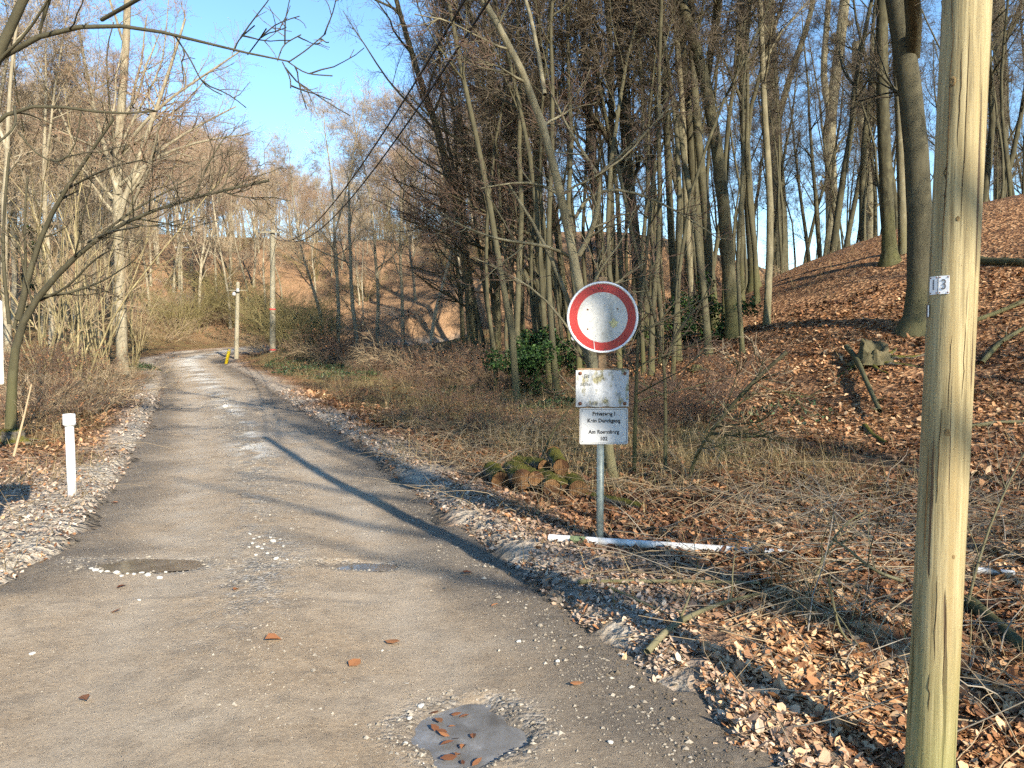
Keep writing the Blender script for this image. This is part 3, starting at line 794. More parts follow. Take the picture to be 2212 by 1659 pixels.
# left wood
pts = scatter(40, (-42, -12), (24, 58), 2.0, lambda x, y: inview(x, y, .72) and off(x, y, 3) and pxx(x, y) < 330 - (y > 45) * 0, 7)
for k, (x, y, rw, zn, od) in enumerate(rows(pts, ([(0, 38, 'near'), (38, 99, 'far')], [(-999, 3999, '')]))):
    pr = (PA if k % 3 else PP)[k % 3]
    put(pr, 'bank_tree', f'bare tan tree on the {rw} part of the left bank, {od} from the left edge', (x, y, gz(x, y)), 'trees on the left bank', rng.uniform(.65, .9))
for k, (X, D, s, lab) in enumerate([(770, 44, .85, 'grey leaning tree at the foot of the slope right of the far pole'), (728, 46, .8, 'pale straight tree just right of the tallest far pole'),
                                     (700, 52, .8, 'slim pale tree behind the far utility pole'), (815, 50, .85, 'grey forked tree on the orange leaf slope mid valley'), (870, 48, .85, 'thin dark tree on the orange slope left of the hollow'), (930, 45, .85, 'bare tree at the left end of the wood edge')]):
    p = at(X, 720, D); p[2] = gz(p[0], p[1])
    put(PA[k % 3], 'valley_tree', lab, p, 'trees at the valley foot', s)
# trees behind and beside the camera: their shadows fall across the verge and the road
for k, (x, y, s) in enumerate([(16, -12.5, 1.0), (19, -20, 1.0), (14.5, -6.5, .95), (20, -5, 1.0), (11.8, -1.2, .9), (24, -12, 1.0), (16.5, 2.5, .95), (13.2, 6.5, 1.0), (20, 8, 1.0), (24, 1, 1.0), (28, -6, 1.), (31, 6, 1.), (16.5, -24, .8), (12.8, -11.5, .9)]):
    put(PF[1] if s > 1.3 else (PP[k % 3] if y > -8 else PF[k % 3]), 'beech_tree', 'bare beech behind the camera, out of the picture', (x, y, gz(x, y)), 'beeches behind the camera', s)

# shrubs round the bend and on the banks
def shrubs(spots, protos, name, lab, grp, s0, s1):
    ps = [at(*q) for q in spots]
    ps = sorted([p for p in ps if off(p[0], p[1], 2.4 if p[1] > 28 else 1.2)], key=lambda p: p[0] / p[1])
    for k, p in enumerate(ps):
        p[2] = gz(p[0], p[1])
        put_shrub(protos[k % len(protos)], name, f'{lab}, {ordw(k)} from the left', p, grp, rng.uniform(s0, s1))
shrubs([(640, 750, 43.5), (610, 745, 46), (668, 750, 42), (645, 740, 48), (620, 740, 50), (690, 740, 46), (560, 740, 60.5), (600, 740, 58.5)], OLI, 'willow_shrub', 'olive many stemmed shrub by the far pole', 'olive shrubs round the far pole', .95, 1.7)
shrubs([(410, 730, 60), (440, 730, 61.5), (470, 730, 62), (380, 730, 57), (350, 730, 54), (520, 730, 62), (330, 730, 50), (300, 735, 46), (355, 740, 60), (490, 735, 64), (315, 740, 41), (290, 740, 37), (270, 740, 34), (250, 745, 30)], TAN + OLI, 'dry_shrub', 'tan dry shrub on the outer bank of the road bend', 'dry shrubs round the road bend', 1.1, 2.0)
shrubs([(400, 700, 64), (430, 690, 66), (455, 700, 65), (365, 700, 63)], GRY, 'grey_shrub', 'grey haired rounded shrub above the road bend', 'grey shrubs above the bend', 1.4, 1.9)
shrubs([(545, 748, 46.5), (560, 748, 49), (530, 745, 51.5), (575, 748, 45), (590, 748, 48)], TAN, 'bramble_thicket', 'sunlit straw coloured thicket behind the small pole', 'straw thickets inside the bend', 1.0, 1.5)
shrubs([(700, 745, 40), (740, 748, 38), (780, 748, 36), (830, 750, 35), (880, 755, 33), (920, 755, 31), (960, 755, 30), (1000, 760, 27), (1040, 765, 26), (1075, 770, 24), (810, 740, 42), (860, 740, 40), (905, 740, 38), (950, 740, 36), (1000, 745, 34), (1050, 745, 31), (760, 740, 44), (720, 740, 48)], DRK + TAN, 'hollow_shrub', 'brown twiggy shrub in the hollow', 'brown shrubs in the hollow', .75, 1.35)
shrubs([(60, 770, 16), (110, 765, 17.5), (165, 770, 17), (215, 772, 18.5), (255, 775, 19.5), (30, 780, 13.5), (280, 775, 22.5), (130, 745, 22), (60, 745, 24), (200, 745, 26), (20, 745, 20)], DRK + TAN, 'bank_shrub', 'tangled brown shrub low on the left bank', 'brown shrubs on the left bank', .55, .95)
shrubs([(1480, 760, 14.5), (1530, 745, 16.5), (1440, 770, 14), (1580, 740, 18), (1400, 770, 15.5)], DRK, 'slope_shrub', 'low twiggy brown shrub at the foot of the leafy slope', 'low shrubs at the slope foot', .5, .8)

LIMB = proto(dict(FOREST, n1=13, t1=(.4, .97), a1=(40, 75), L1=(3.6, 6.4), tr1=.03, bias=(-.5, .05, 0), n2=4, L2=(1.0, 2.2), n3=2, n4=2), 15, .31, G0, 611, straight=True)
put(LIMB, 'beech_tree', 'sparse limbed bare beech behind the camera, out of the picture', (9.35, -9.4, gz(9.35, -9.4)), 'beeches behind the camera', 1.0, 0.0)
SX, SY = 1.08 + .485 / .875 * 9.2, 6.75 - 9.2     # its trunk shadow falls across the sign
put(proto(POLEW, 16, .085, G0, 612, straight=True), 'beech_tree', 'thin bare beech behind the camera on the right, out of the picture', (SX, SY, gz(SX, SY)), 'beeches behind the camera', 1.0)
put(PP[2], 'beech_tree', 'second thin bare beech behind the camera, out of the picture', (7.9, -3.4, gz(7.9, -3.4)), 'beeches behind the camera', 1.0)
for k, (x, y) in enumerate(sorted(scatter(34, (0, 26), (38, 66), 2.2, lambda x, y: 1120 < pxx(x, y) < 1720, 31), key=lambda p: pxx(*p))):
    put_shrub((DRK + TAN)[k % 3], 'wood_shrub', f'brown undergrowth shrub deep in the wood behind the sign, {ordw(k)} from left', (x, y, gz(x, y)), 'undergrowth in the wood', rng.uniform(1.0, 1.9))
for k, (x, y) in enumerate(sorted(scatter(44, (-66, 14), (84, 112), 2.4, lambda x, y: inview(x, y, .66) and pxx(x, y) < 1150, 33), key=lambda p: pxx(*p))):
    put_shrub((HAZ + TAN)[k % 4], 'crest_shrub', f'tall bare shrub along the crest of the far hillside, {ordw(k)} from left', (x, y, gz(x, y)), 'shrubs along the far crest', rng.uniform(1.0, 1.5) * (1 if k % 4 < 2 else 1.6))
# bramble clumps in the verge meadow
for k, (x, y) in enumerate(sorted(scatter(26, (-9, 3.2), (10.5, 30), 1.1, lambda x, y: off(x, y, 1.3) and x > np.interp(y, EY, XR) and x < 4.2 - .12 * (y - 10), 34), key=lambda p: pxx(*p))):
    put_shrub(DRK[k % 2], 'bramble_clump', f'low brown bramble clump in the verge meadow, {ordw(k)} from left', (x, y, gz(x, y)), 'brambles in the verge meadow', rng.uniform(.28, .5))
# undergrowth on the far hillside
for k, (x, y) in enumerate(sorted(scatter(46, (-50, 8), (60, 92), 3.0, lambda x, y: inview(x, y, .68) and pxx(x, y) < 1120 and off(x, y, 2.5), 21), key=lambda p: pxx(*p))):
    put_shrub((TAN + GRY + OLI)[k % 5], 'hillside_shrub', f'low dry shrub under the far hillside trees, {ordw(k)} from left', (x, y, gz(x, y)), 'undergrowth shrubs on the far hillside', rng.uniform(.9, 1.7))
# ------------------------------------------------------------------ evergreen shrubs and ivy
M = Mat('evergreen_leaf', .6, .25)
M.color(M.ramp(M.attr('tint'), [(0, (.008, .02, .006)), (.6, (.02, .05, .011)), (1, (.06, .11, .024))])); EVER = M.m
M = Mat('ivy_leaf', .55, .35)
M.color(M.ramp(M.attr('tint'), [(0, (.012, .022, .012)), (.6, (.028, .055, .022)), (1, (.07, .11, .035))])); IVY = M.m
def leafcloud(C, size, up=0.):
    n = len(C)
    a = rng.normal(size=(n, 3)); a[:, 2] *= .6; a = nrm(a)
    b = nrm(np.cross(a, rng.normal(size=(n, 3)) + np.array([0, 0, up])))
    s = (size * rng.uniform(.6, 1.25, n))[:, None]
    V = np.stack([C - a * s, C - a * s * .2 + b * s * .5, C + a * s, C - a * s * .2 - b * s * .5], 1).reshape(-1, 3)
    return V, np.arange(4 * n).reshape(n, 4), np.repeat(rng.random(n), 4)
def holly(X, Y, D, rx, rz, n, lab, sz=.05):
    p = at(X, Y, D); p[2] = gz(p[0], p[1])
    t = thing('holly_bush', lab, 'bush', p, 0, 'evergreen bushes in the wood')
    lobes = rng.normal(size=(16, 3)) * np.array([rx * .45, rx * .45, rz * .25]) + np.array([0, 0, rz * .5])
    c = lobes[rng.integers(0, 16, n)] + nrm(rng.normal(size=(n, 3))) * (rng.random((n, 1)) ** .4) * rx * .38
    c[:, 2] = np.abs(c[:, 2])
    V, F, tn = leafcloud(c, sz)
    part('crown', build('crown', [(V, F, 0)], [EVER], False, {'tint': [tn]}), t)
    P, R = clump_lines(9, rz * 1.0, .5, 7, .04, (.012, .03))
    part('stems', build('stems', [(*tubes(P, R, 5), 0)], [BARK_DARK]), t)
holly(1140, 765, 21, .8, 1.5, 5000, 'glossy dark green holly bush at the foot of the slope left of the sign')
holly(1180, 755, 23, .9, 1.3, 4000, 'smaller dark green holly growing against the trunks behind the bigger bush')
holly(1530, 640, 23, .8, 1.8, 3500, 'dark green holly among the trunks above the sign to its right')
holly(1460, 690, 24, .6, 1.0, 2000, 'low green holly at the foot of the pollarded trunk')
holly(75, 560, 46, .8, 6.5, 3000, 'dark conical evergreen standing in the left wood', .07)
def ivy(X, Y, rx, ry, n, lab, hgt=.22, sz=.045):
    p = hit(X, Y)
    a = rng.uniform(0, 2 * np.pi, n); q = np.sqrt(rng.random(n))
    lx, ly = rx * q * np.cos(a), ry * q * np.sin(a)
    k = .5 + .9 * fbm((lx + p[0]) * 2, (ly + p[1]) * 2, 2)
    keep = k > .3; lx, ly, q, k = lx[keep], ly[keep], q[keep], k[keep]
    z = ground_z(lx + p[0], ly + p[1]) - p[2] + hgt * (1 - q ** 2) * k * rng.random(len(lx)) ** .5 * 2 + .02
    V, F, tn = leafcloud(np.stack([lx, ly, z], 1), sz, 1.5)
    single('ivy_patch', build('ivy_patch', [(V, F, 0)], [IVY], False, {'tint': [tn]}), lab, 'ivy', p, 'dark green ground ivy patches', 'stuff' if n < 400 else None)
for a in [(690, 800, 1.9, 3.0, 2600, 'dark ivy mound beside the road below the far pole'), (640, 785, 1.5, 2.4, 1800, 'ivy mound at the foot of the far pole, left of the larger one'), (860, 775, 3.0, 3.0, 3200, 'broad dark ivy patch across the hollow'),
          (760, 815, 1.6, 1.8, 1500, 'flat ivy patch on the verge meadow nearest the road'), (1010, 850, 1.3, 1.2, 1600, 'ivy patch in the dry grass right of the meadow centre'), (1130, 845, 1.0, .8, 1500, 'ivy mound in the dry grass left of the sign plates'), (1190, 880, .8, .55, 1300, 'nearest ivy mound in the grass beside the sign plates'),
          (300, 800, .8, 1.4, 1300, 'bramble leaves spilling over the left road edge'), (1690, 900, .9, .9, 300, 'sparse green ground leaves below the tree stump'), (1500, 890, .9, .8, 260, 'sparse green leaves in the litter right of the signs'), (500, 720, 2.0, 2.0, 1200, 'green undergrowth on the bank at the bend')]:
    ivy(*a)

# ------------------------------------------------------------------ litter, grass, sticks (uncountable)
def polar(n, r0, r1, a0, a1):
    r = np.exp(rng.uniform(math.log(r0), math.log(r1), n)); a = np.radians(rng.uniform(a0, a1, n))
    return r * np.sin(a), r * np.cos(a)
def leaves(x, y, size, lift=.010, flat=.36, zf=ground_z, tint=None, palef=1.0):
    n = len(x)
    z = zf(x, y)
    ph = rng.uniform(0, 2 * np.pi, n); ca, sa = np.cos(ph), np.sin(ph)
    s = size * rng.uniform(.65, 1.3, n)
    w = rng.uniform(.2, .34, n) * s
    cur = rng.uniform(-.1, .35, n) * s; fold = rng.uniform(0, .5, n) * w * 1.2
    tl = np.stack([rng.normal(size=n) * flat, rng.normal(size=n) * flat], 1)
    loc = [(-s * .5, 0 * s, 0 * s), (-s * .18, w, fold), (s * .2, w * .9, fold + cur * .4), (s * .55, 0 * s, cur), (s * .2, -w * .9, fold + cur * .4), (-s * .18, -w, fold)]
    V = []
    for lx, ly, lz in loc:
        V.append(np.stack([x + lx * ca - ly * sa, y + lx * sa + ly * ca, z + lift * rng.uniform(.3, 1.6, n) * 0 + lz + tl[:, 0] * lx + tl[:, 1] * ly], 1))
    V = np.stack(V, 1)
    V[:, :, 2] += (lift + .25 * s * (np.abs(tl).sum(1)))[:, None]
    idx = np.arange(n * 6).reshape(n, 6)
    F = np.concatenate([idx[:, [0, 1, 2, 3]], idx[:, [0, 3, 4, 5]]])
    t = rng.beta(1.6, 1.7, n) if tint is None else tint
    pl, gs, so = zones(x, y)
    return V.reshape(-1, 3), F, np.repeat(t, 6), np.repeat(np.clip(pl * palef * (rng.random(n) < .8) * rng.uniform(.5, 1., n), 0, 1), 6)
x, y = polar(210000, 2.3, 24, -38, 40)
i = road_in(x, y); pl, gs, so = zones(x, y)
keep = (i < -.04) & (rng.random(len(x)) < np.where(x > np.interp(y, EY, XR), 1 - .75 * gs, .8 - .6 * gs)) & (fbm(x * 1.5, y * 1.5, 3) > -.33)
x, y = x[keep], y[keep]
sz = np.interp(np.hypot(x, y), [2, 5, 12, 26], [.035, .039, .058, .09])
sz = sz * (1 - .38 * zones(x, y)[0]) * np.exp(rng.normal(size=len(x)) * .22)
tn0 = np.clip(rng.beta(1.6, 1.7, len(x)) + .55 * fbm(x * .7, y * .7, 3), 0, 1)
V, F, t, p_ = leaves(x, y, sz, tint=tn0)
single('fallen_leaves', build('fallen_leaves', [(V, F, 0)], [LEAF], False, {'tint': [t], 'pale': [p_]}), 'brown beech leaf litter covering the verges and the slope', None, kind='stuff')

def blades(x, y, h, lean, width, K=4, zf=ground_z):
    n = len(x)
    p = np.stack([x, y, zf(x, y) - .01], 1)
    a = rng.uniform(0, 2 * np.pi, n); ln = np.abs(rng.normal(size=n)) * lean
    d = nrm(np.stack([np.cos(a) * ln, np.sin(a) * ln, np.ones(n)], 1))
    sd = np.stack([-np.sin(a), np.cos(a), 0 * a], 1)
    pts = [p]; bend = rng.uniform(.05, .55, n)
    for k in range(1, K):
        d = nrm(d + np.stack([np.cos(a) * bend, np.sin(a) * bend, -bend * .55], 1) + .06 * rng.normal(size=(n, 3)))
        p = p + d * (h / (K - 1))[:, None]; pts.append(p)
    w = width * np.linspace(1, .25, K)
    V = np.stack([np.stack([q - sd * w[k] * .5, q + sd * w[k] * .5], 1) for k, q in enumerate(pts)], 1)    # n,K,2,3
    idx = np.arange(n * K * 2).reshape(n, K, 2)
    F = np.stack([idx[:, :-1, 0], idx[:, :-1, 1], idx[:, 1:, 1], idx[:, 1:, 0]], -1).reshape(-1, 4)
    return V.reshape(-1, 3), F, np.repeat(rng.random(n), K * 2)
M = Mat('dry_grass', .8, .2)
M.color(M.ramp(M.attr('tint'), [(0, (.06, .048, .02)), (.25, (.13, .09, .04)), (.6, (.25, .175, .082)), (.9, (.40, .31, .165)), (1, (.085, .095, .032))])); STRAW = M.m
x, y = polar(150000, 4.5, 44, -40, 38)
i = road_in(x, y); pl, gs, so = zones(x, y)
nn = fbm(x * 1.1, y * 1.1, 3)
keep = (i < -.15) & (rng.random(len(x)) < np.clip(gs * 1.0 + .06 + .25 * (nn > .25), 0, 1) * np.clip(.75 + nn, .1, 1))
x, y = x[keep], y[keep]
far = np.hypot(x, y)
h = rng.uniform(.12, .48, len(x)) * np.interp(far, [3, 10, 30], [.6, 1.05, 1.6])
V, F, t = blades(x, y, h, .8, .0055, 3)
wd = np.interp(far, [4, 12, 40], [1, 1.6, 3.2])
single('dry_grass', build('dry_grass', [(V, F, 0)], [STRAW], False, {'tint': [t]}), 'dry tan grass and herb stalks along the verge meadow and left bank', None, kind='stuff')
# long pale arching stalks
cl = scatter(22, (-4, .6), (8, 13), .3, lambda x, y: off(x, y, .5) and x > np.interp(y, EY, XR), 16) + scatter(26, (-5, 2.6), (6.5, 15), .45, lambda x, y: off(x, y, .5) and x > np.interp(y, EY, XR) and x < 3.2, 12) + \
     scatter(16, (-9, -3.6), (5.6, 15), .5, lambda x, y: off(x, y, .5) and x < np.interp(y, EY, XL), 13) + scatter(12, (1.2, 5.5), (3.4, 9), .6, lambda x, y: off(x, y, .5), 14)
cx_ = np.repeat(np.array(cl), 11, 0); cx_ = cx_ + rng.normal(size=cx_.shape) * .28
k_ = road_in(cx_[:, 0], cx_[:, 1]) < -.2; cx_ = cx_[k_]
n = len(cx_); a = rng.uniform(0, 6.28, n); d = nrm(np.stack([np.cos(a) * .6, np.sin(a) * .6, np.ones(n)], 1) * rng.uniform(.4, 1.2, (n, 3)))
p = np.stack([cx_[:, 0], cx_[:, 1], ground_z(cx_[:, 0], cx_[:, 1])], 1); L = rng.uniform(.35, 1.0, n); pts = [p]
for k in range(5):
    d = nrm(d + np.stack([np.cos(a) * .22, np.sin(a) * .22, -.2 + 0 * a], 1) + .08 * rng.normal(size=(n, 3))); p = p + d * (L / 5)[:, None]; pts.append(p)
P = np.stack(pts, 1); P[:, :, 2] = np.maximum(P[:, :, 2], ground_z(P[:, :, 0], P[:, :, 1]) + .01)
V, F = tubes(P, np.full((n, 6), .0035) * np.linspace(1, .4, 6), 3)
single('dry_stalks', build('dry_stalks', [(V, F, 0)], [TW_TAN]), 'long pale bramble and grass stalks arching over the verges', None, kind='stuff')
# brushwood: loose twigs on the ground at the right
x = np.concatenate([rng.uniform(1.0, 6.2, 1500), rng.uniform(-1.5, 3.5, 500), rng.uniform(-8, -3.8, 400)]); y = np.concatenate([rng.uniform(2.4, 8.5, 1500), rng.uniform(5, 11, 500), rng.uniform(5.5, 14, 400)])
k_ = (road_in(x, y) < -.25); x, y = x[k_], y[k_]; n = len(x)
dens = rng.random(n) < np.clip(.45 + 1.2 * fbm(x * .6, y * .6, 2) + .35 * (x > 2.2), .05, 1); x, y = x[dens], y[dens]; n = len(x)
a = rng.uniform(0, 6.28, n); el = np.abs(rng.normal(size=n)) * .28
d = np.stack([np.cos(a) * np.cos(el), np.sin(a) * np.cos(el), np.sin(el)], 1)
L = rng.gamma(3., .16, n) + .12; p = np.stack([x, y, ground_z(x, y) + .02], 1); pts = [p]
for k in range(5):
    d = nrm(d + .13 * rng.normal(size=(n, 3)) + np.array([0, 0, -.06])); p = p + d * (L / 5)[:, None]; pts.append(p)
P = np.stack(pts, 1); P[:, :, 2] = np.maximum(P[:, :, 2], ground_z(P[:, :, 0], P[:, :, 1]) + .015)
Rr = rng.uniform(.002, .005, n)[:, None] * (.6 + .5 * L[:, None]) * np.linspace(1, .45, 6)
P2, R2 = kids(P, Rr, 2.2, .2, .95, (25, 60), (.1, .35), 4, .15, .0, .7, .0016)
k2 = rng.random(n) < .5
pa = [(*tubes(P[k2], Rr[k2], 4), 0), (*tubes(P[~k2], Rr[~k2], 4), 1), (*tubes(P2, R2, 3), 1)]
single('loose_twigs', build('loose_twigs', pa, [TW_GREY, TW_TAN]), 'tangle of loose dead twigs lying over the leaf litter', None, kind='stuff')
# road grit and pebbles
OCT = np.array([(1, 0, 0), (-1, 0, 0), (0, 1, 0), (0, -1, 0), (0, 0, 1), (0, 0, -1)], float)
OF = np.array([(0, 2, 4), (2, 1, 4), (1, 3, 4), (3, 0, 4)])
def pebbles(x, y, s, zf):
    n = len(x)
    ax = rng.uniform(.6, 1.2, (n, 3)) * s[:, None]; ax[:, 2] *= .6
    ph = rng.uniform(0, 6.28, n)
    V = OCT[None] * (1 + .25 * rng.normal(size=(n, 6, 1))) * ax[:, None]
    c, s_ = np.cos(ph)[:, None], np.sin(ph)[:, None]
    X = V[:, :, 0] * c - V[:, :, 1] * s_ + x[:, None]; Y = V[:, :, 0] * s_ + V[:, :, 1] * c + y[:, None]
    Z = V[:, :, 2] + zf(x, y)[:, None] + ax[:, 2:3] * .35
    F = (OF[None] + (np.arange(n) * 6)[:, None, None]).reshape(-1, 3)
    return np.stack([X, Y, Z], -1).reshape(-1, 3), F
M = Mat('road_pebble', .85, .25); M.color(M.ramp(M.vor(30, out='Color'), [(0, (.14, .115, .085)), (.6, (.26, .225, .175)), (.9, (.36, .32, .26)), (1, (.6, .57, .5))])); PEB = M.m
WSTONE = plain('white_limestone', (.46, .44, .39), .85, .2, 0, .12, 30)
xs, ys, ss = [], [], []
for hx, hy, ra, rb, dp in HOLES:
    a = rng.uniform(0, 6.28, 420); q = rng.normal(1.35, .28, 420)
    xs.append(hx + ra * q * np.cos(a)); ys.append(hy + rb * q * np.sin(a)); ss.append(rng.gamma(2.2, .0022, 420) + .002)
yy = np.exp(rng.uniform(math.log(3.2), math.log(24), 3200)); l = np.interp(yy, EY, XL); r = np.interp(yy, EY, XR)
xs.append(np.where(yy < 6, r - 1.75, (l + r) / 2) + rng.normal(size=3200) * .26); ys.append(yy); ss.append((rng.gamma(2., .0018, 3200) + .002) * np.interp(yy, [3, 20], [.8, 3.2]))
yy = np.exp(rng.uniform(math.log(2.6), math.log(14), 1500)); xs.append(np.interp(yy, EY, XR) - np.abs(rng.normal(size=1500)) * .3); ys.append(yy); ss.append(rng.gamma(2., .0025, 1500) + .002)
xx, yy = polar(11000, 2.5, 14, -38, 14); xs.append(xx); ys.append(yy); ss.append((rng.gamma(1.3, .0012, 11000) + .0016) * np.interp(yy, [3, 12], [.8, 2.2]))
xs, ys, ss = map(np.concatenate, (xs, ys, ss))
k_ = road_in(xs, ys) > .02
V, F = pebbles(xs[k_], ys[k_], ss[k_], road_z)
single('road_gravel', build('road_gravel', [(V, F, 0)], [PEB], False), 'loose grey grit along the crown of the road and round the potholes', None, kind='stuff')
# earth clods along the road edge
yy = np.exp(rng.uniform(math.log(2.5), math.log(16), 3000)); xx = np.interp(yy, EY, XR) + rng.normal(size=3000) * .10
V, F = pebbles(xx, yy, rng.gamma(1.6, .0024, 3000) + .002, lambda a, b: np.maximum(ground_z(a, b), road_z(a, b)))
single('earth_clods', build('earth_clods', [(V, F, 0)], [plain('dark_earth', (.11, .09, .066), .95, .1, 0, .35, 40)], False), 'crumbled dark earth along the right road edge', None, kind='stuff')

# ------------------------------------------------------------------ stones and leaves one can count on the road
def pebble_mesh(seed, mat):
    g = np.random.default_rng(seed)
    import bmesh
    bm = bmesh.new(); bmesh.ops.create_icosphere(bm, subdivisions=2, radius=1)
    for v in bm.verts:
        v.co *= 1 + .16 * math.sin(3.1 * v.co.x + seed) + .12 * math.sin(4.3 * v.co.y + 2 * seed) + .06 * g.normal()
        v.co.z *= .6
    m = bpy.data.meshes.new('stone'); bm.to_mesh(m); bm.free(); m.materials.append(mat); return m
STN = [pebble_mesh(k, WSTONE) for k in range(5)]
def stone(X, Y, s, lab, grp, Dz=None):
    d = ray(X, Y); t = (CAM_Z - 0.0) / -d[2]
    x, y = d[0] * t, d[1] * t
    o = single('stone', STN[int(rng.integers(5))], lab, 'stone', (x, y, float(road_z(np.array([x]), np.array([y]))[0]) + s * .25), grp)
    s *= .78
    o.scale = (s * rng.uniform(.8, 1.3), s * rng.uniform(.8, 1.2), s * rng.uniform(.7, 1)); o.rotation_euler = (0, 0, rng.uniform(0, 6))
g1 = 'white stones in a streak beyond the mid road puddles'
for X, Y, s in [(540, 1160, .022), (548, 1172, .018), (545, 1182, .02), (556, 1190, .02), (566, 1195, .016), (590, 1178, .03), (585, 1170, .018), (612, 1190, .02), (578, 1205, .016), (552, 1208, .018), (597, 1217, .024), (620, 1218, .014), (560, 1168, .014), (605, 1174, .014), (570, 1184, .015), (538, 1190, .014)]:
    stone(X, Y, s, 'white stone in the streak of stones on the road beyond the puddles', g1)
g2 = 'white stones rimming the long muddy puddle'
for X, Y, s in [(206, 1236, .026), (218, 1238, .022), (252, 1238, .028), (262, 1245, .02), (290, 1240, .02), (320, 1240, .032), (345, 1246, .026), (232, 1237, .018), (306, 1237, .018), (275, 1240, .016), (358, 1235, .016), (198, 1233, .018)]:
    stone(X, Y, s, 'white stone on the near rim of the long muddy puddle', g2)
for X, Y, s, lab in [(908, 1525, .02, 'white stone on the road just left of the frozen puddle'), (1088, 1560, .02, 'white pebble at the upper right rim of the frozen puddle'), (1092, 1580, .014, 'small pebble below the white pebble at the frozen puddle rim'),
                     (1120, 1387, .018, 'white stone alone in the middle of the right wheel track'), (1205, 1434, .018, 'flat pale stone near the right road edge'), (1318, 1612, .017, 'white stone at the bottom right of the road'),
                     (826, 1405, .012, 'small white pebble in the left wheel track'), (876, 1605, .013, 'white pebble left of the frozen puddle, lower one'), (885, 1552, .014, 'pale pebble left of the frozen puddle, middle one'), (70, 1412, .018, 'white pebble at the far left of the near road'), (300, 1297, .016, 'white pebble below the long muddy puddle'), (487, 906, .10, 'flat pale slab in the stony middle of the road')]:
    stone(X, Y, s, lab, 'single pale stones on the road')
RLEAF = leaf_mat('wet_brown_leaf', [(0, (.06, .022, .012)), (.5, (.17, .07, .03)), (1, (.34, .15, .06))])
def one_leaf(X, Y, s, lab, grp, zf):
    d = ray(X, Y); t = CAM_Z / -d[2]; x, y = d[0] * t, d[1] * t
    V, F, tn, pp = leaves(np.array([0.]), np.array([0.]), np.array([s]), .004, .12, lambda a, b: 0 * a, palef=0.)
    o = single('fallen_leaf', build('fallen_leaf', [(V, F, 0)], [RLEAF], False, {'tint': [tn], 'pale': [0 * pp]}), lab, 'leaf', (x, y, zf(x, y)), grp)
rz1 = lambda x, y: float(road_z(np.array([x]), np.array([y]))[0]) + .003
ice = lambda x, y: max(PUD[0] + .003, rz1(x, y))
for X, Y in [(938, 1535), (948, 1550), (940, 1568), (985, 1537), (1003, 1538), (975, 1562), (960, 1580), (985, 1590), (1022, 1582), (1000, 1605), (965, 1600), (955, 1573), (990, 1625), (1030, 1640), (970, 1632), (1000, 1640)]:
    one_leaf(X, Y, rng.uniform(.035, .06), 'brown leaf frozen on the icy puddle', 'leaves on the frozen puddle', ice)
for X, Y, lab in [(262, 1267, 'orange leaf lying below the long muddy puddle'), (250, 1320, 'pale brown leaf on the left part of the near road'), (182, 1512, 'faded leaf on the bottom left of the road'), (766, 1438, 'small orange leaf left of the road crown'), (1068, 1312, 'pinkish leaf near the right road edge'),
                  (968, 1273, 'brown leaf just below the pole shadow'), (848, 1388, 'brown leaf in the middle of the near road'), (510, 1282, 'small leaf left of the road centre'), (1010, 1240, 'leaf in the shadow of the pole'), (1245, 1490, 'reddish leaf low by the right earth edge'), (248, 1090, 'orange leaf by the road edge near the white post'), (590, 1395, 'reddish leaf fragment on the left wheel track')]:
    one_leaf(X, Y, .075, lab, 'single leaves on the road', rz1)

# ------------------------------------------------------------------ bmesh solids for made things
import bmesh
def bm_mesh(name, fn, mats, smooth=False):
    bm = bmesh.new(); fn(bm)
    bmesh.ops.recalc_face_normals(bm, faces=bm.faces)
    m = bpy.data.meshes.new(name); bm.to_mesh(m); bm.free()
    for q in mats: m.materials.append(q)
    if smooth:
        m.polygons.foreach_set('use_smooth', [True] * len(m.polygons))
    return m
def lathe(prof, n=28):
    """(r,z) profile revolved about Z"""
    V = []; F = []
    th = np.arange(n) * 2 * np.pi / n
    for r, z in prof: V.append(np.stack([r * np.cos(th), r * np.sin(th), 0 * th + z], 1))
    V = np.concatenate(V); K = len(prof)
    idx = np.arange(K * n).reshape(K, n)
    F = np.stack([idx[:-1], np.roll(idx[:-1], -1, 1), np.roll(idx[1:], -1, 1), idx[1:]], -1).reshape(-1, 4)
    return V, F
def rbox(bm, sx, sy, sz, c=(0, 0, 0), bev=.004, seg=2):
    r = bmesh.ops.create_cube(bm, size=1)
    vs = r['verts']
    for v in vs: v.co = Vector((v.co.x * sx + c[0], v.co.y * sy + c[1], v.co.z * sz + c[2]))
    es = {e for v in vs for e in v.link_edges}
    if bev: bmesh.ops.bevel(bm, geom=list(es), offset=bev, segments=seg, profile=.5, affect='EDGES')
def rrect(w, h, r, n=6):
    pts = []
    for cx, cz, a0 in ((w / 2 - r, h / 2 - r, 0), (-w / 2 + r, h / 2 - r, 90), (-w / 2 + r, -h / 2 + r, 180), (w / 2 - r, -h / 2 + r, 270)):
        for k in range(n + 1):
            a = R_(a0 + 90 * k / n); pts.append((cx + r * math.cos(a), cz + r * math.sin(a)))
    return np.array(pts)
def plate(w, h, r, t, n=6):
    """rounded plate in XZ facing -Y, front at y=0"""
    q = rrect(w, h, r, n); m = len(q)
    V = np.concatenate([np.stack([q[:, 0], 0 * q[:, 0], q[:, 1]], 1), np.stack([q[:, 0], 0 * q[:, 0] + t, q[:, 1]], 1)])
    return V, m
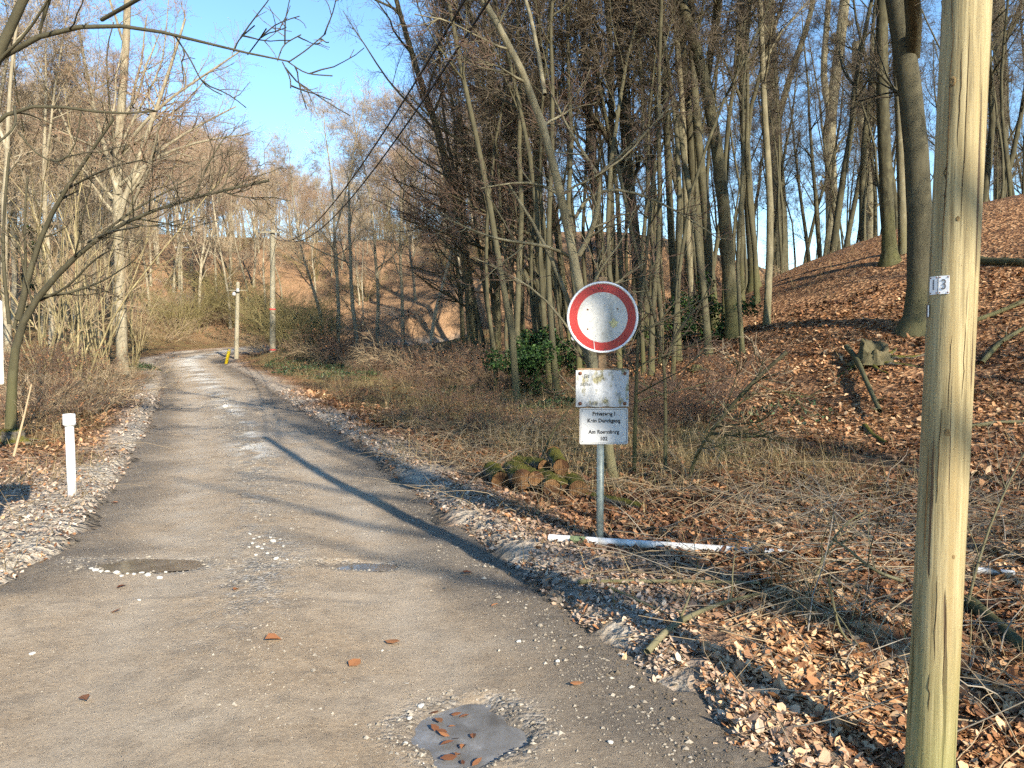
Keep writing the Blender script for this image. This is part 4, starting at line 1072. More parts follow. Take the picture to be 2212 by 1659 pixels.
def plate_mesh(name, w, h, r, t, mats):
    V, m = plate(w, h, r, t)
    me = bpy.data.meshes.new(name)
    F = [list(range(m)), list(range(2 * m - 1, m - 1, -1))] + [[k, m + k, m + (k + 1) % m, (k + 1) % m] for k in range(m)]
    me.from_pydata(V.tolist(), [], F); me.update()
    for q in mats: me.materials.append(q)
    return me
def frame_mesh(name, w, h, r, lw, mat, y=0.):
    a = rrect(w, h, r); b = rrect(w - 2 * lw, h - 2 * lw, max(r - lw, .002)); m = len(a)
    V = np.concatenate([np.stack([a[:, 0], 0 * a[:, 0] + y, a[:, 1]], 1), np.stack([b[:, 0], 0 * b[:, 0] + y, b[:, 1]], 1)])
    F = np.array([[k, (k + 1) % m, m + (k + 1) % m, m + k] for k in range(m)])
    return build(name, [(V, F, 0)], [mat], False)
def text_mesh(s, size, mat, sx=1.0, off=0.0, ext=.0006):
    cu = bpy.data.curves.new('lettering', 'FONT'); cu.body = s; cu.size = size; cu.align_x = 'CENTER'; cu.align_y = 'CENTER'
    cu.extrude = ext; cu.offset = off; cu.space_character = 1.06
    o = bpy.data.objects.new('lettering', cu); COL.objects.link(o)
    dg = bpy.context.evaluated_depsgraph_get(); dg.update()
    m = bpy.data.meshes.new_from_object(o.evaluated_get(dg)); bpy.data.objects.remove(o)
    for v in m.vertices: v.co = Vector((v.co.x * sx, -v.co.z, v.co.y))
    m.materials.clear(); m.materials.append(mat); return m

# ------------------------------------------------------------------ road sign
WHITE = plain('white_sign_face', (.44, .44, .435), .45, .4, 0, .05, 6)
M = Mat('weathered_white_face', .5, .35)
n = M.noise(40, 4); s_ = M.noise(7, 4, M.pos((1, 1, .3)))
c = M.ramp(n, [(.3, (.33, .325, .30)), (.5, (.45, .445, .42))]); c = M.mix(M.f(s_, .5, .68), c, (.24, .23, .19))
c = M.mix(M.f(M.noise(120, 2), .68, .74), c, (.25, .23, .18)); M.color(c); DISCW = M.m
M = Mat('red_sign_ring', .4, .4); M.color(M.mix(M.f(M.noise(70, 3), .70, .75), M.ramp(M.noise(5, 3), [(.3, (.25, .010, .008)), (.7, (.34, .018, .014))]), (.7, .6, .55))); RED = M.m
ALU = plain('painted_rim', (.66, .67, .68), .45, .5, .2, .08)
STEEL = plain('grey_green_steel', (.20, .225, .20), .5, .4, .3, .25, 25)
RUST = plain('rusty_brown_profile', (.24, .155, .085), .8, .2, 0, .35, 30)
BOLT = plain('rusty_bolt', (.19, .085, .05), .8, .3, .2, .3, 60)
INK = plain('black_lettering', (.03, .03, .033), .6, .3)
SB = hit(1296, 1176); SB[2] = gz(SB[0], SB[1])
SD = SB[1]; sm = SD / FW
def up_px(Y): return at(1300, Y, SD)[2] - SB[2]
sg = thing('road_sign', 'round red and white no vehicles sign on a post with two white plates below', 'road sign', SB)
zsplit = up_px(960)
V, F = lathe([(0, -.3), (.0285, -.3), (.0285, zsplit + .12), (0, zsplit + .12)], 20)
part('post', build('post', [(V, F, 0)], [STEEL]), sg, 'grey green round steel post')
ztop = up_px(598)
o = part('upper_post', bm_mesh('upper_post', lambda b: rbox(b, .062, .045, ztop - zsplit - .1, (0, .0, (ztop + zsplit + .1) / 2), .005), [RUST]), sg, 'rusty brown square profile'); o.location = (.012, .012, 0)
# disc
dz = up_px(686); RD = 76.5 * sm
th = np.arange(64) * 2 * np.pi / 64
def ringxz(r, y): return np.stack([r * np.cos(th), 0 * th + y, r * np.sin(th)], 1)
def rings(rs):
    V = np.concatenate([ringxz(r, y) for r, y in rs]); K = len(rs); idx = np.arange(K * 64).reshape(K, 64)
    return V, np.stack([idx[:-1], np.roll(idx[:-1], -1, 1), np.roll(idx[1:], -1, 1), idx[1:]], -1).reshape(-1, 4)
disc = part('disc', build('disc', [(*rings([(.0, .004), (RD * .935, .004), (RD * .945, -.012), (RD * .975, -.016), (RD, -.010), (RD, .012), (RD * .97, .016), (0, .016)]), 0)], [ALU]), sg, 'round sign plate with folded white rim')
disc.location = (.008, -.035, dz)
part('ring', build('ring', [(*rings([(RD * .70, .0015), (RD * .937, .0015)]), 0)], [RED]), disc, 'red outer ring')
part('centre', build('centre', [(*rings([(0.001, .001), (RD * .703, .001)]), 0)], [DISCW]), disc, 'scuffed white centre')
k = part('sticker', build('sticker', [(*rings([(0.0005, -.001), (.0185, -.001)]), 0)], [WHITE]), disc, 'small round white sticker on the red ring'); k.location = (-.221, 0, -.158)
k = part('sticker_mark', build('mark', [(*rings([(.013, -.0018), (.0145, -.0018)]), 0)], [INK]), disc); k.location = (-.221, 0, -.158)
k = part('sticker_key', bm_mesh('key', lambda b: (rbox(b, .016, .0006, .003, (0.002, -.0022, 0), 0), rbox(b, .004, .0006, .007, (-.005, -.0022, 0), 0)), [INK]), disc); k.location = (-.221, 0, -.158)
k = part('drip', bm_mesh('drip', lambda b: rbox(b, .005, .001, .085, (0, 0, 0), 0), [WHITE]), disc, 'white paint drip across the lower red ring'); k.location = (-.062, 0, -RD * .82); k.rotation_euler = (0, -.1, 0)
STAIN = plain('mustard_stain', (.48, .42, .22), .8, .2, 0, .3, 60)
k = part('stain', build('stain', [(np.concatenate([[[0, 0, 0]], np.stack([np.cos(th) * .032 * (1 + .25 * np.sin(5 * th)), 0 * th, np.sin(th) * .03 * (1 + .2 * np.cos(4 * th))], 1)]), np.array([[0, 1 + j, 1 + (j + 1) % 64] for j in range(64)]), 0)], [STAIN]), disc, 'yellow stain'); k.location = (.085, -.0004, -.045)
for bx, bz in ((-.115, .06), (.115, .065), (-.115, -.09), (-.01, RD * .82), (.02, -RD * .9), (-.03, RD * .82)):
    V, F = lathe([(0, 0), (.007, 0), (.005, .004), (0, .005)], 10)
    k = part('bolt', build('bolt', [(V, F, 0)], [BOLT]), disc); k.rotation_euler = (R_(90), 0, 0); k.location = (bx, 0.0, bz)
# old wavy plate
PW, PH = 114 * sm, 79 * sm; pz = (up_px(799) + up_px(878)) / 2; pxo = (at(1300, 838, SD)[0] - SB[0])
xs_ = np.linspace(-PW / 2, PW / 2, 41); zs_ = np.linspace(-PH / 2, PH / 2, 13)
def wav(X, Z): return .006 * np.sin(X * 34 + .6) + .004 * np.sin(X * 61 + 2 + Z * 4) + .002 * np.sin(Z * 30)
X, Z = np.meshgrid(xs_, zs_, indexing='ij'); Yf = wav(X, Z)
Zw = Z + .003 * np.sin(X * 45) * (np.abs(Z) > PH / 2 - .02)
idx = np.arange(X.size).reshape(X.shape)
F1 = np.stack([idx[:-1, :-1], idx[1:, :-1], idx[1:, 1:], idx[:-1, 1:]], -1).reshape(-1, 4)
V1 = np.stack([X, Yf, Zw], -1).reshape(-1, 3); V2 = V1 + np.array([0, .003, 0])
M = Mat('flaking_enamel', .55, .3)
n = M.noise(14, 5, M.pos((1, 1, .55))); n2 = M.noise(60, 3)
c = M.ramp(n2, [(.3, (.33, .335, .34)), (.6, (.42, .43, .44))]); c = M.mix(M.f(n, .52, .6), c, M.ramp(n2, [(.35, (.10, .09, .055)), (.65, (.33, .30, .17))])); M.color(c); ENAM = M.m
op = part('old_plate', build('old_plate', [(V1, F1, 0), (V2, F1[:, ::-1], 0)], [ENAM]), sg, 'buckled flaking white plate with illegible lettering')
op.location = (pxo, -.04, pz)
bk = part('backing', bm_mesh('backing', lambda b: rbox(b, PW * .93, .006, PH + .028, (0, .018, 0), .002), [RUST]), op, 'rusty backing sheet')
for bx in (-PW / 2 + .033, PW / 2 - .033):
    for bz in (-PH / 2 + .025, PH / 2 - .025):
        V, F = lathe([(0, 0), (.014, 0), (.014, .004), (.007, .006), (.006, .011), (0, .011)], 14)
        k = part('bolt', build('bolt', [(V, F, 0)], [BOLT]), op); k.rotation_euler = (R_(90), 0, 0); k.location = (bx, float(wav(np.array(bx), np.array(bz))) - .001, bz)
FADE = plain('faded_lettering', (.17, .17, .16), .7, .2, 0, .3, 50)
for s, lx, lz, sz in (('Em', -.115, .095, .042), ('ache s', -.11, .035, .045), ('tl', .125, -.045, .05), ('auf e e', -.06, -.115, .045)):
    k = part('lettering', text_mesh(s, sz, FADE), op); k.location = (lx, float(wav(np.array(lx), np.array(lz))) - .006, lz)
# private road plate
QW, QH = 104 * sm, 78 * sm; qz = (up_px(881) + up_px(958)) / 2
pp_ = part('private_plate', plate_mesh('private_plate', QW, QH, .014, .003, [WHITE]), sg, 'white plate lettered Privatweg with black border line'); pp_.location = (at(1303, 920, SD)[0] - SB[0], -.04, qz)
part('border', frame_mesh('border', QW - .016, QH - .016, .010, .003, INK, -.001), pp_, 'thin black border line')
for s, lz, sz in (('Privatweg !', .095, .040), ('Kein Durchgang', .042, .040), ('Am Rosenberg', -.045, .040), ('102', -.098, .040)):
    k = part('lettering', text_mesh(s, sz, INK, .92, .0014), pp_); k.location = (0, -.0012, lz)
for bx in (-1, 1):
    for bz in (-1, 1):
        V, F = lathe([(0, 0), (.005, 0), (.004, .002), (0, .0025)], 10)
        k = part('screw', build('screw', [(V, F, 0)], [STEEL]), pp_); k.rotation_euler = (R_(90), 0, 0); k.location = (bx * (QW / 2 - .022), 0, bz * (QH / 2 - .022))

# ------------------------------------------------------------------ utility pole with the number plates
M = Mat('pale_pole_timber', .75, .25)
v = M.pos((1, 1, .035), True); g = M.noise(60, 5, v, .65); g2 = M.noise(16, 3, M.pos((1, 1, .06), True), .5, .6)
c = M.ramp(g, [(.3, (.12, .092, .045)), (.5, (.265, .215, .112)), (.72, (.385, .325, .185))])
c = M.mix(M.f(g2, .52, .66), c, (.25, .19, .09))
crk = M.f(M.noise(40, 3, M.pos((1, 1, .03), True), .5, .3), .63, .66)
c = M.mix(crk, c, (.075, .05, .028))
sep = M.n('ShaderNodeSeparateXYZ'); M.l(M.n('ShaderNodeTexCoord').outputs['Object'], sep.inputs[0])
alg = M.f(M.math('ADD', M.math('MULTIPLY', M.noise(2.2, 4, M.pos((1, 1, .5), True)), .9), M.math('MULTIPLY', M.math('SUBTRACT', .8, sep.outputs[2]), .5)), .42, .85)
c = M.mix(M.math('MULTIPLY', alg, .6), c, (.15, .165, .05))
spots = M.f(M.noise(110, 2, M.pos((1, 1, .5), True)), .72, .76); c = M.mix(spots, c, (.14, .095, .05))
M.color(c).bump(M.math('SUBTRACT', g, M.math('MULTIPLY', crk, 1.2)), .5, .006); POLE = M.m
D13 = 2.84
b0 = at(2008, 1659, D13); t0_ = at(2089, 0, D13)
ax = (t0_ - b0) / (t0_[2] - b0[2])
foot = b0 + ax * (gz(b0[0], b0[1]) - b0[2]); foot[2] = gz(foot[0], foot[1])
rp = 49.5 * D13 / FW
H13 = 6.2
def pole_mesh(H, r0, r1, ax, mat, n=28, K=40, seed=0):
    g = np.random.default_rng(seed)
    z = np.linspace(-.4, H, K); t = (z + .4) / (H + .4)
    P = np.stack([ax[0] * z, ax[1] * z, z], 1); th_ = np.arange(n) * 2 * np.pi / n
    R = (r0 + (r1 - r0) * t)[:, None] * (1 + .012 * np.sin(th_ * 3 + 1)[None] + .008 * g.normal(size=(1, n)))
    V = P[:, None] + np.stack([R * np.cos(th_), R * np.sin(th_), 0 * R], -1)
    idx = np.arange(K * n).reshape(K, n)
    F = np.stack([idx[:-1], np.roll(idx[:-1], -1, 1), np.roll(idx[1:], -1, 1), idx[1:]], -1).reshape(-1, 4)
    V = np.concatenate([V.reshape(-1, 3), [P[-1] + [0, 0, r1 * .5]]])
    top = np.array([[(K - 1) * n + j, (K - 1) * n + (j + 1) % n, K * n] for j in range(n)])
    return build('shaft', [(V, F, 0), (np.zeros((0, 3)), top - len(V), 0)], [mat])
p13 = thing('utility_pole', 'tall pale wooden utility pole with number plates at the right', 'pole', foot)
part('shaft', pole_mesh(H13, rp * 1.02, rp * .9, ax, POLE), p13)
TIN = plain('white_tin', (.70, .71, .73), .45, .5, .1, .05, 30)
def on_pole(z, ang):
    c = np.array([ax[0] * z, ax[1] * z, z]); r = rp * (1.02 + (.9 - 1.02) * (z + .4) / (H13 + .4)) + .003
    return c + np.array([math.sin(ang) * r, -math.cos(ang) * r, 0])
z13 = at(2066, 618, D13)[2] - foot[2]
view = math.atan2(foot[0], foot[1])
for q, (s, a) in enumerate((('1', -.83), ('3', -.36))):
    an = a - view
    o = part('number_plate', plate_mesh('number_plate', .036, .064, .003, .0015, [TIN]), p13, 'white tin plate with the digit ' + s)
    o.location = tuple(on_pole(z13, an)); o.rotation_euler = (0, 0, an)
    k = part('digit', text_mesh(s, .052, plain('grey_digit', (.11, .11, .12), .6), .8), o); k.location = (0, -.0012, 0)
    for bx in (-.0135, .0135):
        for bz in (-.027, .027):
            V, F = lathe([(0, 0), (.003, 0), (.002, .0015), (0, .002)], 8)
            k = part('nail', build('nail', [(V, F, 0)], [BOLT]), o); k.rotation_euler = (R_(90), 0, 0); k.location = (bx, 0, bz)
DKM = plain('dark_metal', (.07, .07, .075), .45, .5, .5)
an = -1.18 - view; zt = at(2015, 672, D13)[2] - foot[2]
o = part('metal_tag', plate_mesh('metal_tag', .022, .046, .002, .002, [DKM]), p13, 'small dark metal tag'); o.location = tuple(on_pole(zt, an)); o.rotation_euler = (0, 0, an)
k = part('tag_edge', bm_mesh('tag_edge', lambda b: rbox(b, .002, .004, .042, (0, -.001, 0), .0005, 1), [TIN]), o); k.location = (.011, 0, 0)
KNOT = plain('dark_knot', (.16, .11, .05), .85, .2, 0, .4, 90)
for X, Y, w in ((2068, 186, .012), (2050, 930, .010), (2072, 480, .007), (2060, 1190, .006)):
    z = at(X, Y, D13)[2] - foot[2]; cx2 = foot[0] + ax[0] * z
    off_ = (at(X, Y, D13 - rp)[0] - cx2) / rp; an = math.asin(max(-.9, min(.9, off_)))
    V, F = lathe([(0, .0025), (.35, .002), (.7, .0035), (1.0, .0005)], 14); V = V * np.array([w, w * 1.5, 1])
    o = part('knot', build('knot', [(V, F, 0)], [KNOT]), p13); o.location = tuple(on_pole(z, an) - np.array([math.sin(an), -math.cos(an), 0]) * .003); o.rotation_euler = (R_(90), 0, an)
CRACK = plain('crack_shadow', (.06, .04, .022), .95, .05, 0, .3, 40)
for k_, (X, Y0, Y1) in enumerate(((2073, 20, 640), (2060, 700, 905), (2083, 120, 330), (2098, 60, 520), (2040, 880, 1080), (2021, 960, 1200), (2030, 1230, 1420), (2046, 1280, 1480), (2086, 700, 860), (2015, 1440, 1520), (2058, 330, 460))):
    pts = []
    for f in np.linspace(0, 1, 9):
        Yp = Y0 + (Y1 - Y0) * f; Xp = X - (Yp - Y0) * .048 + rng.normal() * .8
        z = at(Xp, Yp, D13)[2] - foot[2]; off_ = (at(Xp, Yp, D13 - rp)[0] - foot[0] - ax[0] * z) / rp
        an = math.asin(max(-.92, min(.92, off_))); pts.append(on_pole(z, an) - np.array([math.sin(an), -math.cos(an), 0]) * .0022)
    V, F = tubes(np.array(pts)[None], np.full((1, 9), .0017) * (1 - np.abs(np.linspace(-1, 1, 9)) ** 3 * .8), 4)
    part('drying_crack', build('crack', [(V, F, 0)], [CRACK]), p13)

# far poles
GPOLE = plain('grey_pole_timber', (.26, .235, .17), .85, .15, 0, .2, 20)
def far_pole(x, y, H, r, lab, arm=True, lean=(0, 0)):
    p = np.array([x, y, gz(x, y)])
    t = thing('utility_pole', lab, 'pole', p)
    part('shaft', pole_mesh(H, r, r * .75, (lean[0], lean[1], 1), GPOLE, 14, 12), t)
    if arm:
        o = part('crossarm', bm_mesh('crossarm', lambda b: rbox(b, 1.15, .06, .07, (0, -r - .03, 0), .006), [GPOLE]), t, 'pale grey crossarm'); o.location = (lean[0] * H, 0, H - .12)
        for bx in (-.35, .35):
            V, F = lathe([(0, 0), (.035, 0), (.05, -.05), (.03, -.09), (.045, -.14), (0, -.16)], 10)
            k = part('insulator', build('insulator', [(V, F, 0)], [DKM]), t); k.location = (lean[0] * H + bx, -r - .03, H - .16)
    return t, p
FX, FY = -12.75, 42.0
FH = at(593, 498, FY)[2] - gz(FX, FY)
tp_, fp = far_pole(FX, FY, FH, .16, 'tall grey utility pole with a crossarm by the road bend', True, (.012, 0))
REDP = plain('red_paint', (.5, .05, .05), .7)
for zb in (.05, 2.2):
    V, F = lathe([(.168, 0), (.171, .01), (.171, .07), (.168, .08)], 14); k = part('red_band', build('band', [(V, F, 0)], [REDP]), tp_, 'red paint band'); k.location = (.012 * zb, 0, zb)
sx_, sy_ = -15.25, 43.6
SH = at(518, 610, sy_)[2] - gz(sx_, sy_)
ts, sp_ = far_pole(sx_, sy_, SH, .13, 'short weathered utility pole with a white insulator standing at the bend', False, (.035, 0))
for bx, bz in ((-.16, SH - .75), (.05, SH - .55)):
    V, F = lathe([(0, 0), (.09, .02), (.10, .1), (.06, .2), (0, .22)], 12); k = part('insulator', build('insulator', [(V, F, 0)], [WHITE]), ts, 'white insulator'); k.location = (.035 * SH + bx, -.17, bz)
k = part('bracket', bm_mesh('bracket', lambda b: rbox(b, 1.1, .05, .05, (.0, -.16, 0), .005), [GPOLE]), ts); k.location = (.035 * SH, 0, SH - .45)
p3 = at(388, 585, 68); ts3, _ = far_pole(p3[0], 68, at(388, 515, 68)[2] - gz(p3[0], 68), .17, 'pale third utility pole on the slope above the bend', False)
k = part('bracket', bm_mesh('bracket', lambda b: rbox(b, 1.2, .06, .06, (.35, -.2, 0), .005), [ALU]), ts3); k.location = (0, 0, at(388, 535, 68)[2] - gz(p3[0], 68))
CABLE = plain('black_cable', (.012, .012, .013), .6, .3)
def cable(a, b, sag, r, lab, grp):
    a = np.array(a); b = np.array(b); t = np.linspace(0, 1, 40)
    P = a + (b - a) * t[:, None]; P[:, 2] -= sag * 4 * t * (1 - t)
    m = build('cable', [(*tubes((P - a)[None], np.full((1, 40), r), 6), 0)], [CABLE])
    single('overhead_cable', m, lab, 'cable', a, grp)
ftop_ = np.array([FX + .012 * FH, FY - .2, fp[2] + FH])
ptop = foot + np.array([ax[0] * (H13 - .25), ax[1] * (H13 - .25), H13 - .25])
def through(X, Y, D, end, sag_t, lab, off_x):
    """cable from the near pole head to the far crossarm passing the point seen at the top of the picture"""
    m = at(X, Y, D); a = ptop + np.array([off_x, .12, 0])
    t = (m[1] - a[1]) / (end[1] - a[1])
    sag = (a[2] + (end[2] - a[2]) * t - m[2]) / (4 * t * (1 - t))
    cable(a, end, sag, .014, lab, 'overhead cables')
through(992, 0, 8.6, ftop_ + np.array([-.05, 0, -.22]), 0, 'upper of two black cables running from the far pole to the top of the picture', -.12)
through(1034, 0, 8.6, ftop_ + np.array([.35, 0, -.28]), 0, 'lower right of the two black cables crossing the sky gap', .12)
stop_ = np.array([sx_ + .035 * SH, sy_ - .17, sp_[2] + SH - .45])
cable(ftop_ + np.array([-.35, 0, -.3]), stop_ + np.array([.1, 0, 0]), .12, .012, 'thin cable dropping from the far pole crossarm to the short pole', 'overhead cables')
cable(ftop_ + np.array([.3, 0, -.6]), stop_ + np.array([.35, 0, 0]), .25, .010, 'second thin cable dropping to the bracket of the short pole', 'overhead cables')

# ------------------------------------------------------------------ posts
M = Mat('white_paint', .5, .35)
sepp = M.n('ShaderNodeSeparateXYZ'); M.l(M.n('ShaderNodeTexCoord').outputs['Object'], sepp.inputs[0])
gm_ = M.f(M.math('SUBTRACT', M.noise(14, 5), M.math('MULTIPLY', sepp.outputs[2], 1.1)), .30, .62)
M.color(M.mix(M.math('MULTIPLY', gm_, .7), M.ramp(M.noise(8, 4), [(.3, (.64, .64, .63)), (.7, (.74, .74, .74))]), (.30, .27, .21))); PAINT = M.m
b = hit(156, 1071)
m = b[1] / FW; h = (1071 - 893) * m
V, F = lathe([(0, -.25), (9.2 * m, -.25), (8.6 * m, h * .87), (0, h * .87)], 24)
t = thing('marker_post', 'white round marker post with a wider cap on the left verge', 'post', b)
t.rotation_euler = (0, R_(-1.0), 0)
part('shaft', build('shaft', [(V, F, 0)], [PAINT]), t)
V, F = lathe([(8.2 * m, h * .86), (12.4 * m, h * .86), (12.8 * m, h * .89), (12.4 * m, h * .985), (11.6 * m, h), (0, h * 1.005)], 24)
part('cap', build('cap', [(V, F, 0)], [PAINT]), t, 'wider white cap')
YEL = plain('yellow_paint', (.75, .55, .02), .5, .4)
yb = np.array([-14.95, 41.2, 0]); yb[2] = gz(yb[0], yb[1])
t = thing('marker_post', 'leaning bright yellow marker post at the road bend', 'post', yb); t.rotation_euler = (0, R_(14), 0)
V, F = lathe([(0, -.2), (.085, -.2), (.085, .72), (.07, .78), (0, .79)], 14); part('shaft', build('shaft', [(V, F, 0)], [YEL]), t)
V, F = lathe([(.088, .0), (.088, .03)], 14); k = part('band', build('band', [(V, F, 0)], [PAINT]), t); k.location = (0, 0, .7)
# white panel cut by the left edge
LB = at(-60, 1000, 5.6); LB[2] = gz(LB[0], LB[1])
t = thing('notice_panel', 'blank white upright panel cut off by the left picture edge', 'sign', LB)
z0, z1 = at(0, 830, 5.6)[2] - LB[2], at(0, 650, 5.6)[2] - LB[2]
xr_ = at(12, 740, 5.6)[0] - LB[0]
o = part('panel', plate_mesh('panel', .5, z1 - z0, .012, .004, [PAINT]), t); o.location = (xr_ - .25, -.03, (z0 + z1) / 2)
V, F = lathe([(0, -.3), (.025, -.3), (.025, z1 + .06), (0, z1 + .06)], 16); o = part('post', build('post', [(V, F, 0)], [STEEL]), t); o.location = (xr_ - .25, 0, 0)
# fallen white pole under the sign
pa_, pb_ = hit(1186, 1168), hit(1692, 1203)
K = 24; tt = np.linspace(0, 1, K)
P = pa_ + (pb_ - pa_) * tt[:, None]; P[:, 2] = np.linspace(pa_[2], pb_[2], K) + .02
V, F = tubes((P - pa_)[None], np.full((1, K), .030), 14)
c0, c1 = np.arange(14)[::-1], (K - 1) * 14 + np.arange(14)
t = thing('fallen_pole', 'long white painted pole lying in the leaves under the road sign', 'pole', pa_)
part('shaft', build('shaft', [(V, F, 0)], [PAINT]), t)
MOSSG = plain('green_algae', (.12, .15, .08), .9, .1, 0, .4, 60)
for f0, f1 in ((.10, .17), (.0, .008), (.992, 1.0)):
    q = np.linspace(f0, f1, 5); Q = (P[0] - pa_) + (P[-1] - P[0]) * q[:, None]
    V, F = tubes(Q[None], np.full((1, 5), .0308), 14); part('algae_band' if f0 == .10 else 'end_cap', build('band', [(V, F, 0)], [MOSSG if f0 == .10 else PAINT]), t)
# leaves lying over the pole
q = rng.uniform(.04, 1, 90) ** .8; ctr = pa_ + (pb_ - pa_) * q[:, None]
V, F, tn, pp2 = leaves(ctr[:, 0], ctr[:, 1] - .03 + rng.normal(size=90) * .025, np.full(90, .055), .02, .5)
single('drifted_leaves', build('drifted_leaves', [(V, F, 0)], [LEAF], False, {'tint': [tn], 'pale': [pp2 * .5]}), 'leaves drifted against the fallen white pole', None, kind='stuff')
sb_, se_ = hit(2108, 1238), hit(2190, 1246)
V, F = tubes((np.linspace(sb_, se_, 6) - sb_ + np.array([0, 0, .02]))[None], np.full((1, 6), .022), 10)
single('white_batten', build('white_batten', [(V, F, 0)], [PAINT]), 'short white batten lying in the brush right of the utility pole', 'batten', sb_)

# ------------------------------------------------------------------ log pile
M = Mat('mossy_log_bark', .95, .1)
n = M.noise(28, 5, None, .7); c = M.ramp(n, [(.3, (.05, .04, .03)), (.7, (.17, .15, .12))])
geo = M.n('ShaderNodeNewGeometry'); sp3 = M.n('ShaderNodeSeparateXYZ'); M.l(geo.outputs['Normal'], sp3.inputs[0])
mk = M.f(M.math('ADD', M.math('MULTIPLY', sp3.outputs[2], .3), M.noise(6, 4)), .52, .68)
c = M.mix(mk, c, M.ramp(M.noise(50, 3), [(.3, (.045, .045, .010)), (.7, (.13, .115, .025))])); M.color(c).bump(n, .9, .02); LOGB = M.m
M = Mat('sawn_log_end', .8, .2)
sp4 = M.pos((1, 1, 1), True); wv = M.n('ShaderNodeTexWave'); wv.wave_type = 'RINGS'; wv.rings_direction = 'Z'; wv.inputs['Scale'].default_value = 14; wv.inputs['Distortion'].default_value = 2.; M.l(sp4, wv.inputs[0])
M.color(M.mix(M.f(M.noise(9, 4), .45, .6), M.ramp(wv.outputs['Fac'], [(.2, (.09, .046, .017)), (.8, (.17, .092, .038))]), (.05, .022, .009))); SAWN = M.m
def log(X0, Y0, X1, Y1, w, D0, D1, lift, lab, endc=None, bend=0.):
    """cut end at (X0,Y0) nearer the camera, tail at (X1,Y1)"""
    a = at(X0, Y0, D0); b = at(X1, Y1, D1)
    r = w / 2 * 1.12 * D0 / FW
    for p, ex in ((a, lift), (b, lift)): p[2] = max(p[2], gz(p[0], p[1]) + r * .8 + ex)
    d = nrm(b - a); L = np.linalg.norm(b - a)
    K = 14; tt = np.linspace(0, 1, K)
    P = (b - a) * tt[:, None]; side = nrm(np.cross(d, [0, 0, 1])); P = P + side * (bend * np.sin(np.pi * tt))[:, None]
    n_ = 16; th_ = np.arange(n_) * 2 * np.pi / n_
    V, F = tubes(P[None], (r * (1 + .08 * rng.normal(size=K)))[None], n_)
    V = V + rng.normal(size=V.shape) * r * .07
    t = thing('log', lab, 'log', a, 0, 'mossy logs piled behind the sign')
    part('bark', build('bark', [(V, F, 0)], [LOGB]), t)
    for e, sgn in ((P[0], -1), (P[-1], 1)):
        up2 = np.cross(side, d)
        ring = e + r * 1.02 * (np.cos(th_)[:, None] * side + np.sin(th_)[:, None] * up2) + d * sgn * .004
        Vc = np.concatenate([[e + d * sgn * .006], ring]); Fc = np.array([[0, 1 + j, 1 + (j + 1) % n_] for j in range(n_)])
        o = bpy.data.objects.new('sawn_end', build('sawn_end', [(Vc - e, Fc, 0)], [SAWN], False)); COL.objects.link(o); o.parent = t; o.location = tuple(e)
log(1082, 1040, 1062, 1015, 36, 8.90, 9.50, 0, 'bark covered log at the left end of the log pile')
log(1128, 1035, 1106, 1015, 40, 8.70, 9.50, .01, 'moss covered log second from the left end of the pile')
log(1158, 1034, 1120, 1012, 30, 8.70, 9.70, 0, 'dark log with an orange sawn end in the middle of the pile')
log(1192, 1068, 1172, 1030, 34, 8.40, 9.20, .03, 'grey barked log pointing down towards the road, highest in the middle', None, .05)
log(1212, 1031, 1196, 1000, 30, 8.90, 9.70, .20, 'round mossy log lying on top with a bright sawn face')
log(1222, 1062, 1206, 1040, 30, 8.50, 9.10, 0, 'low shaded log under the bright faced one')
log(1250, 1070, 1236, 1045, 38, 8.40, 9.00, -.01, 'reddish log at the right end of the pile near the post')
log(1175, 1022, 1115, 1000, 26, 9.30, 9.90, .12, 'long bent mossy log lying across the back of the pile', None, .06)
log(1390, 1102, 1270, 1075, 18, 7.60, 8.20, 0, 'dark thin trunk lying on the leaves right of the sign post', None, .04)

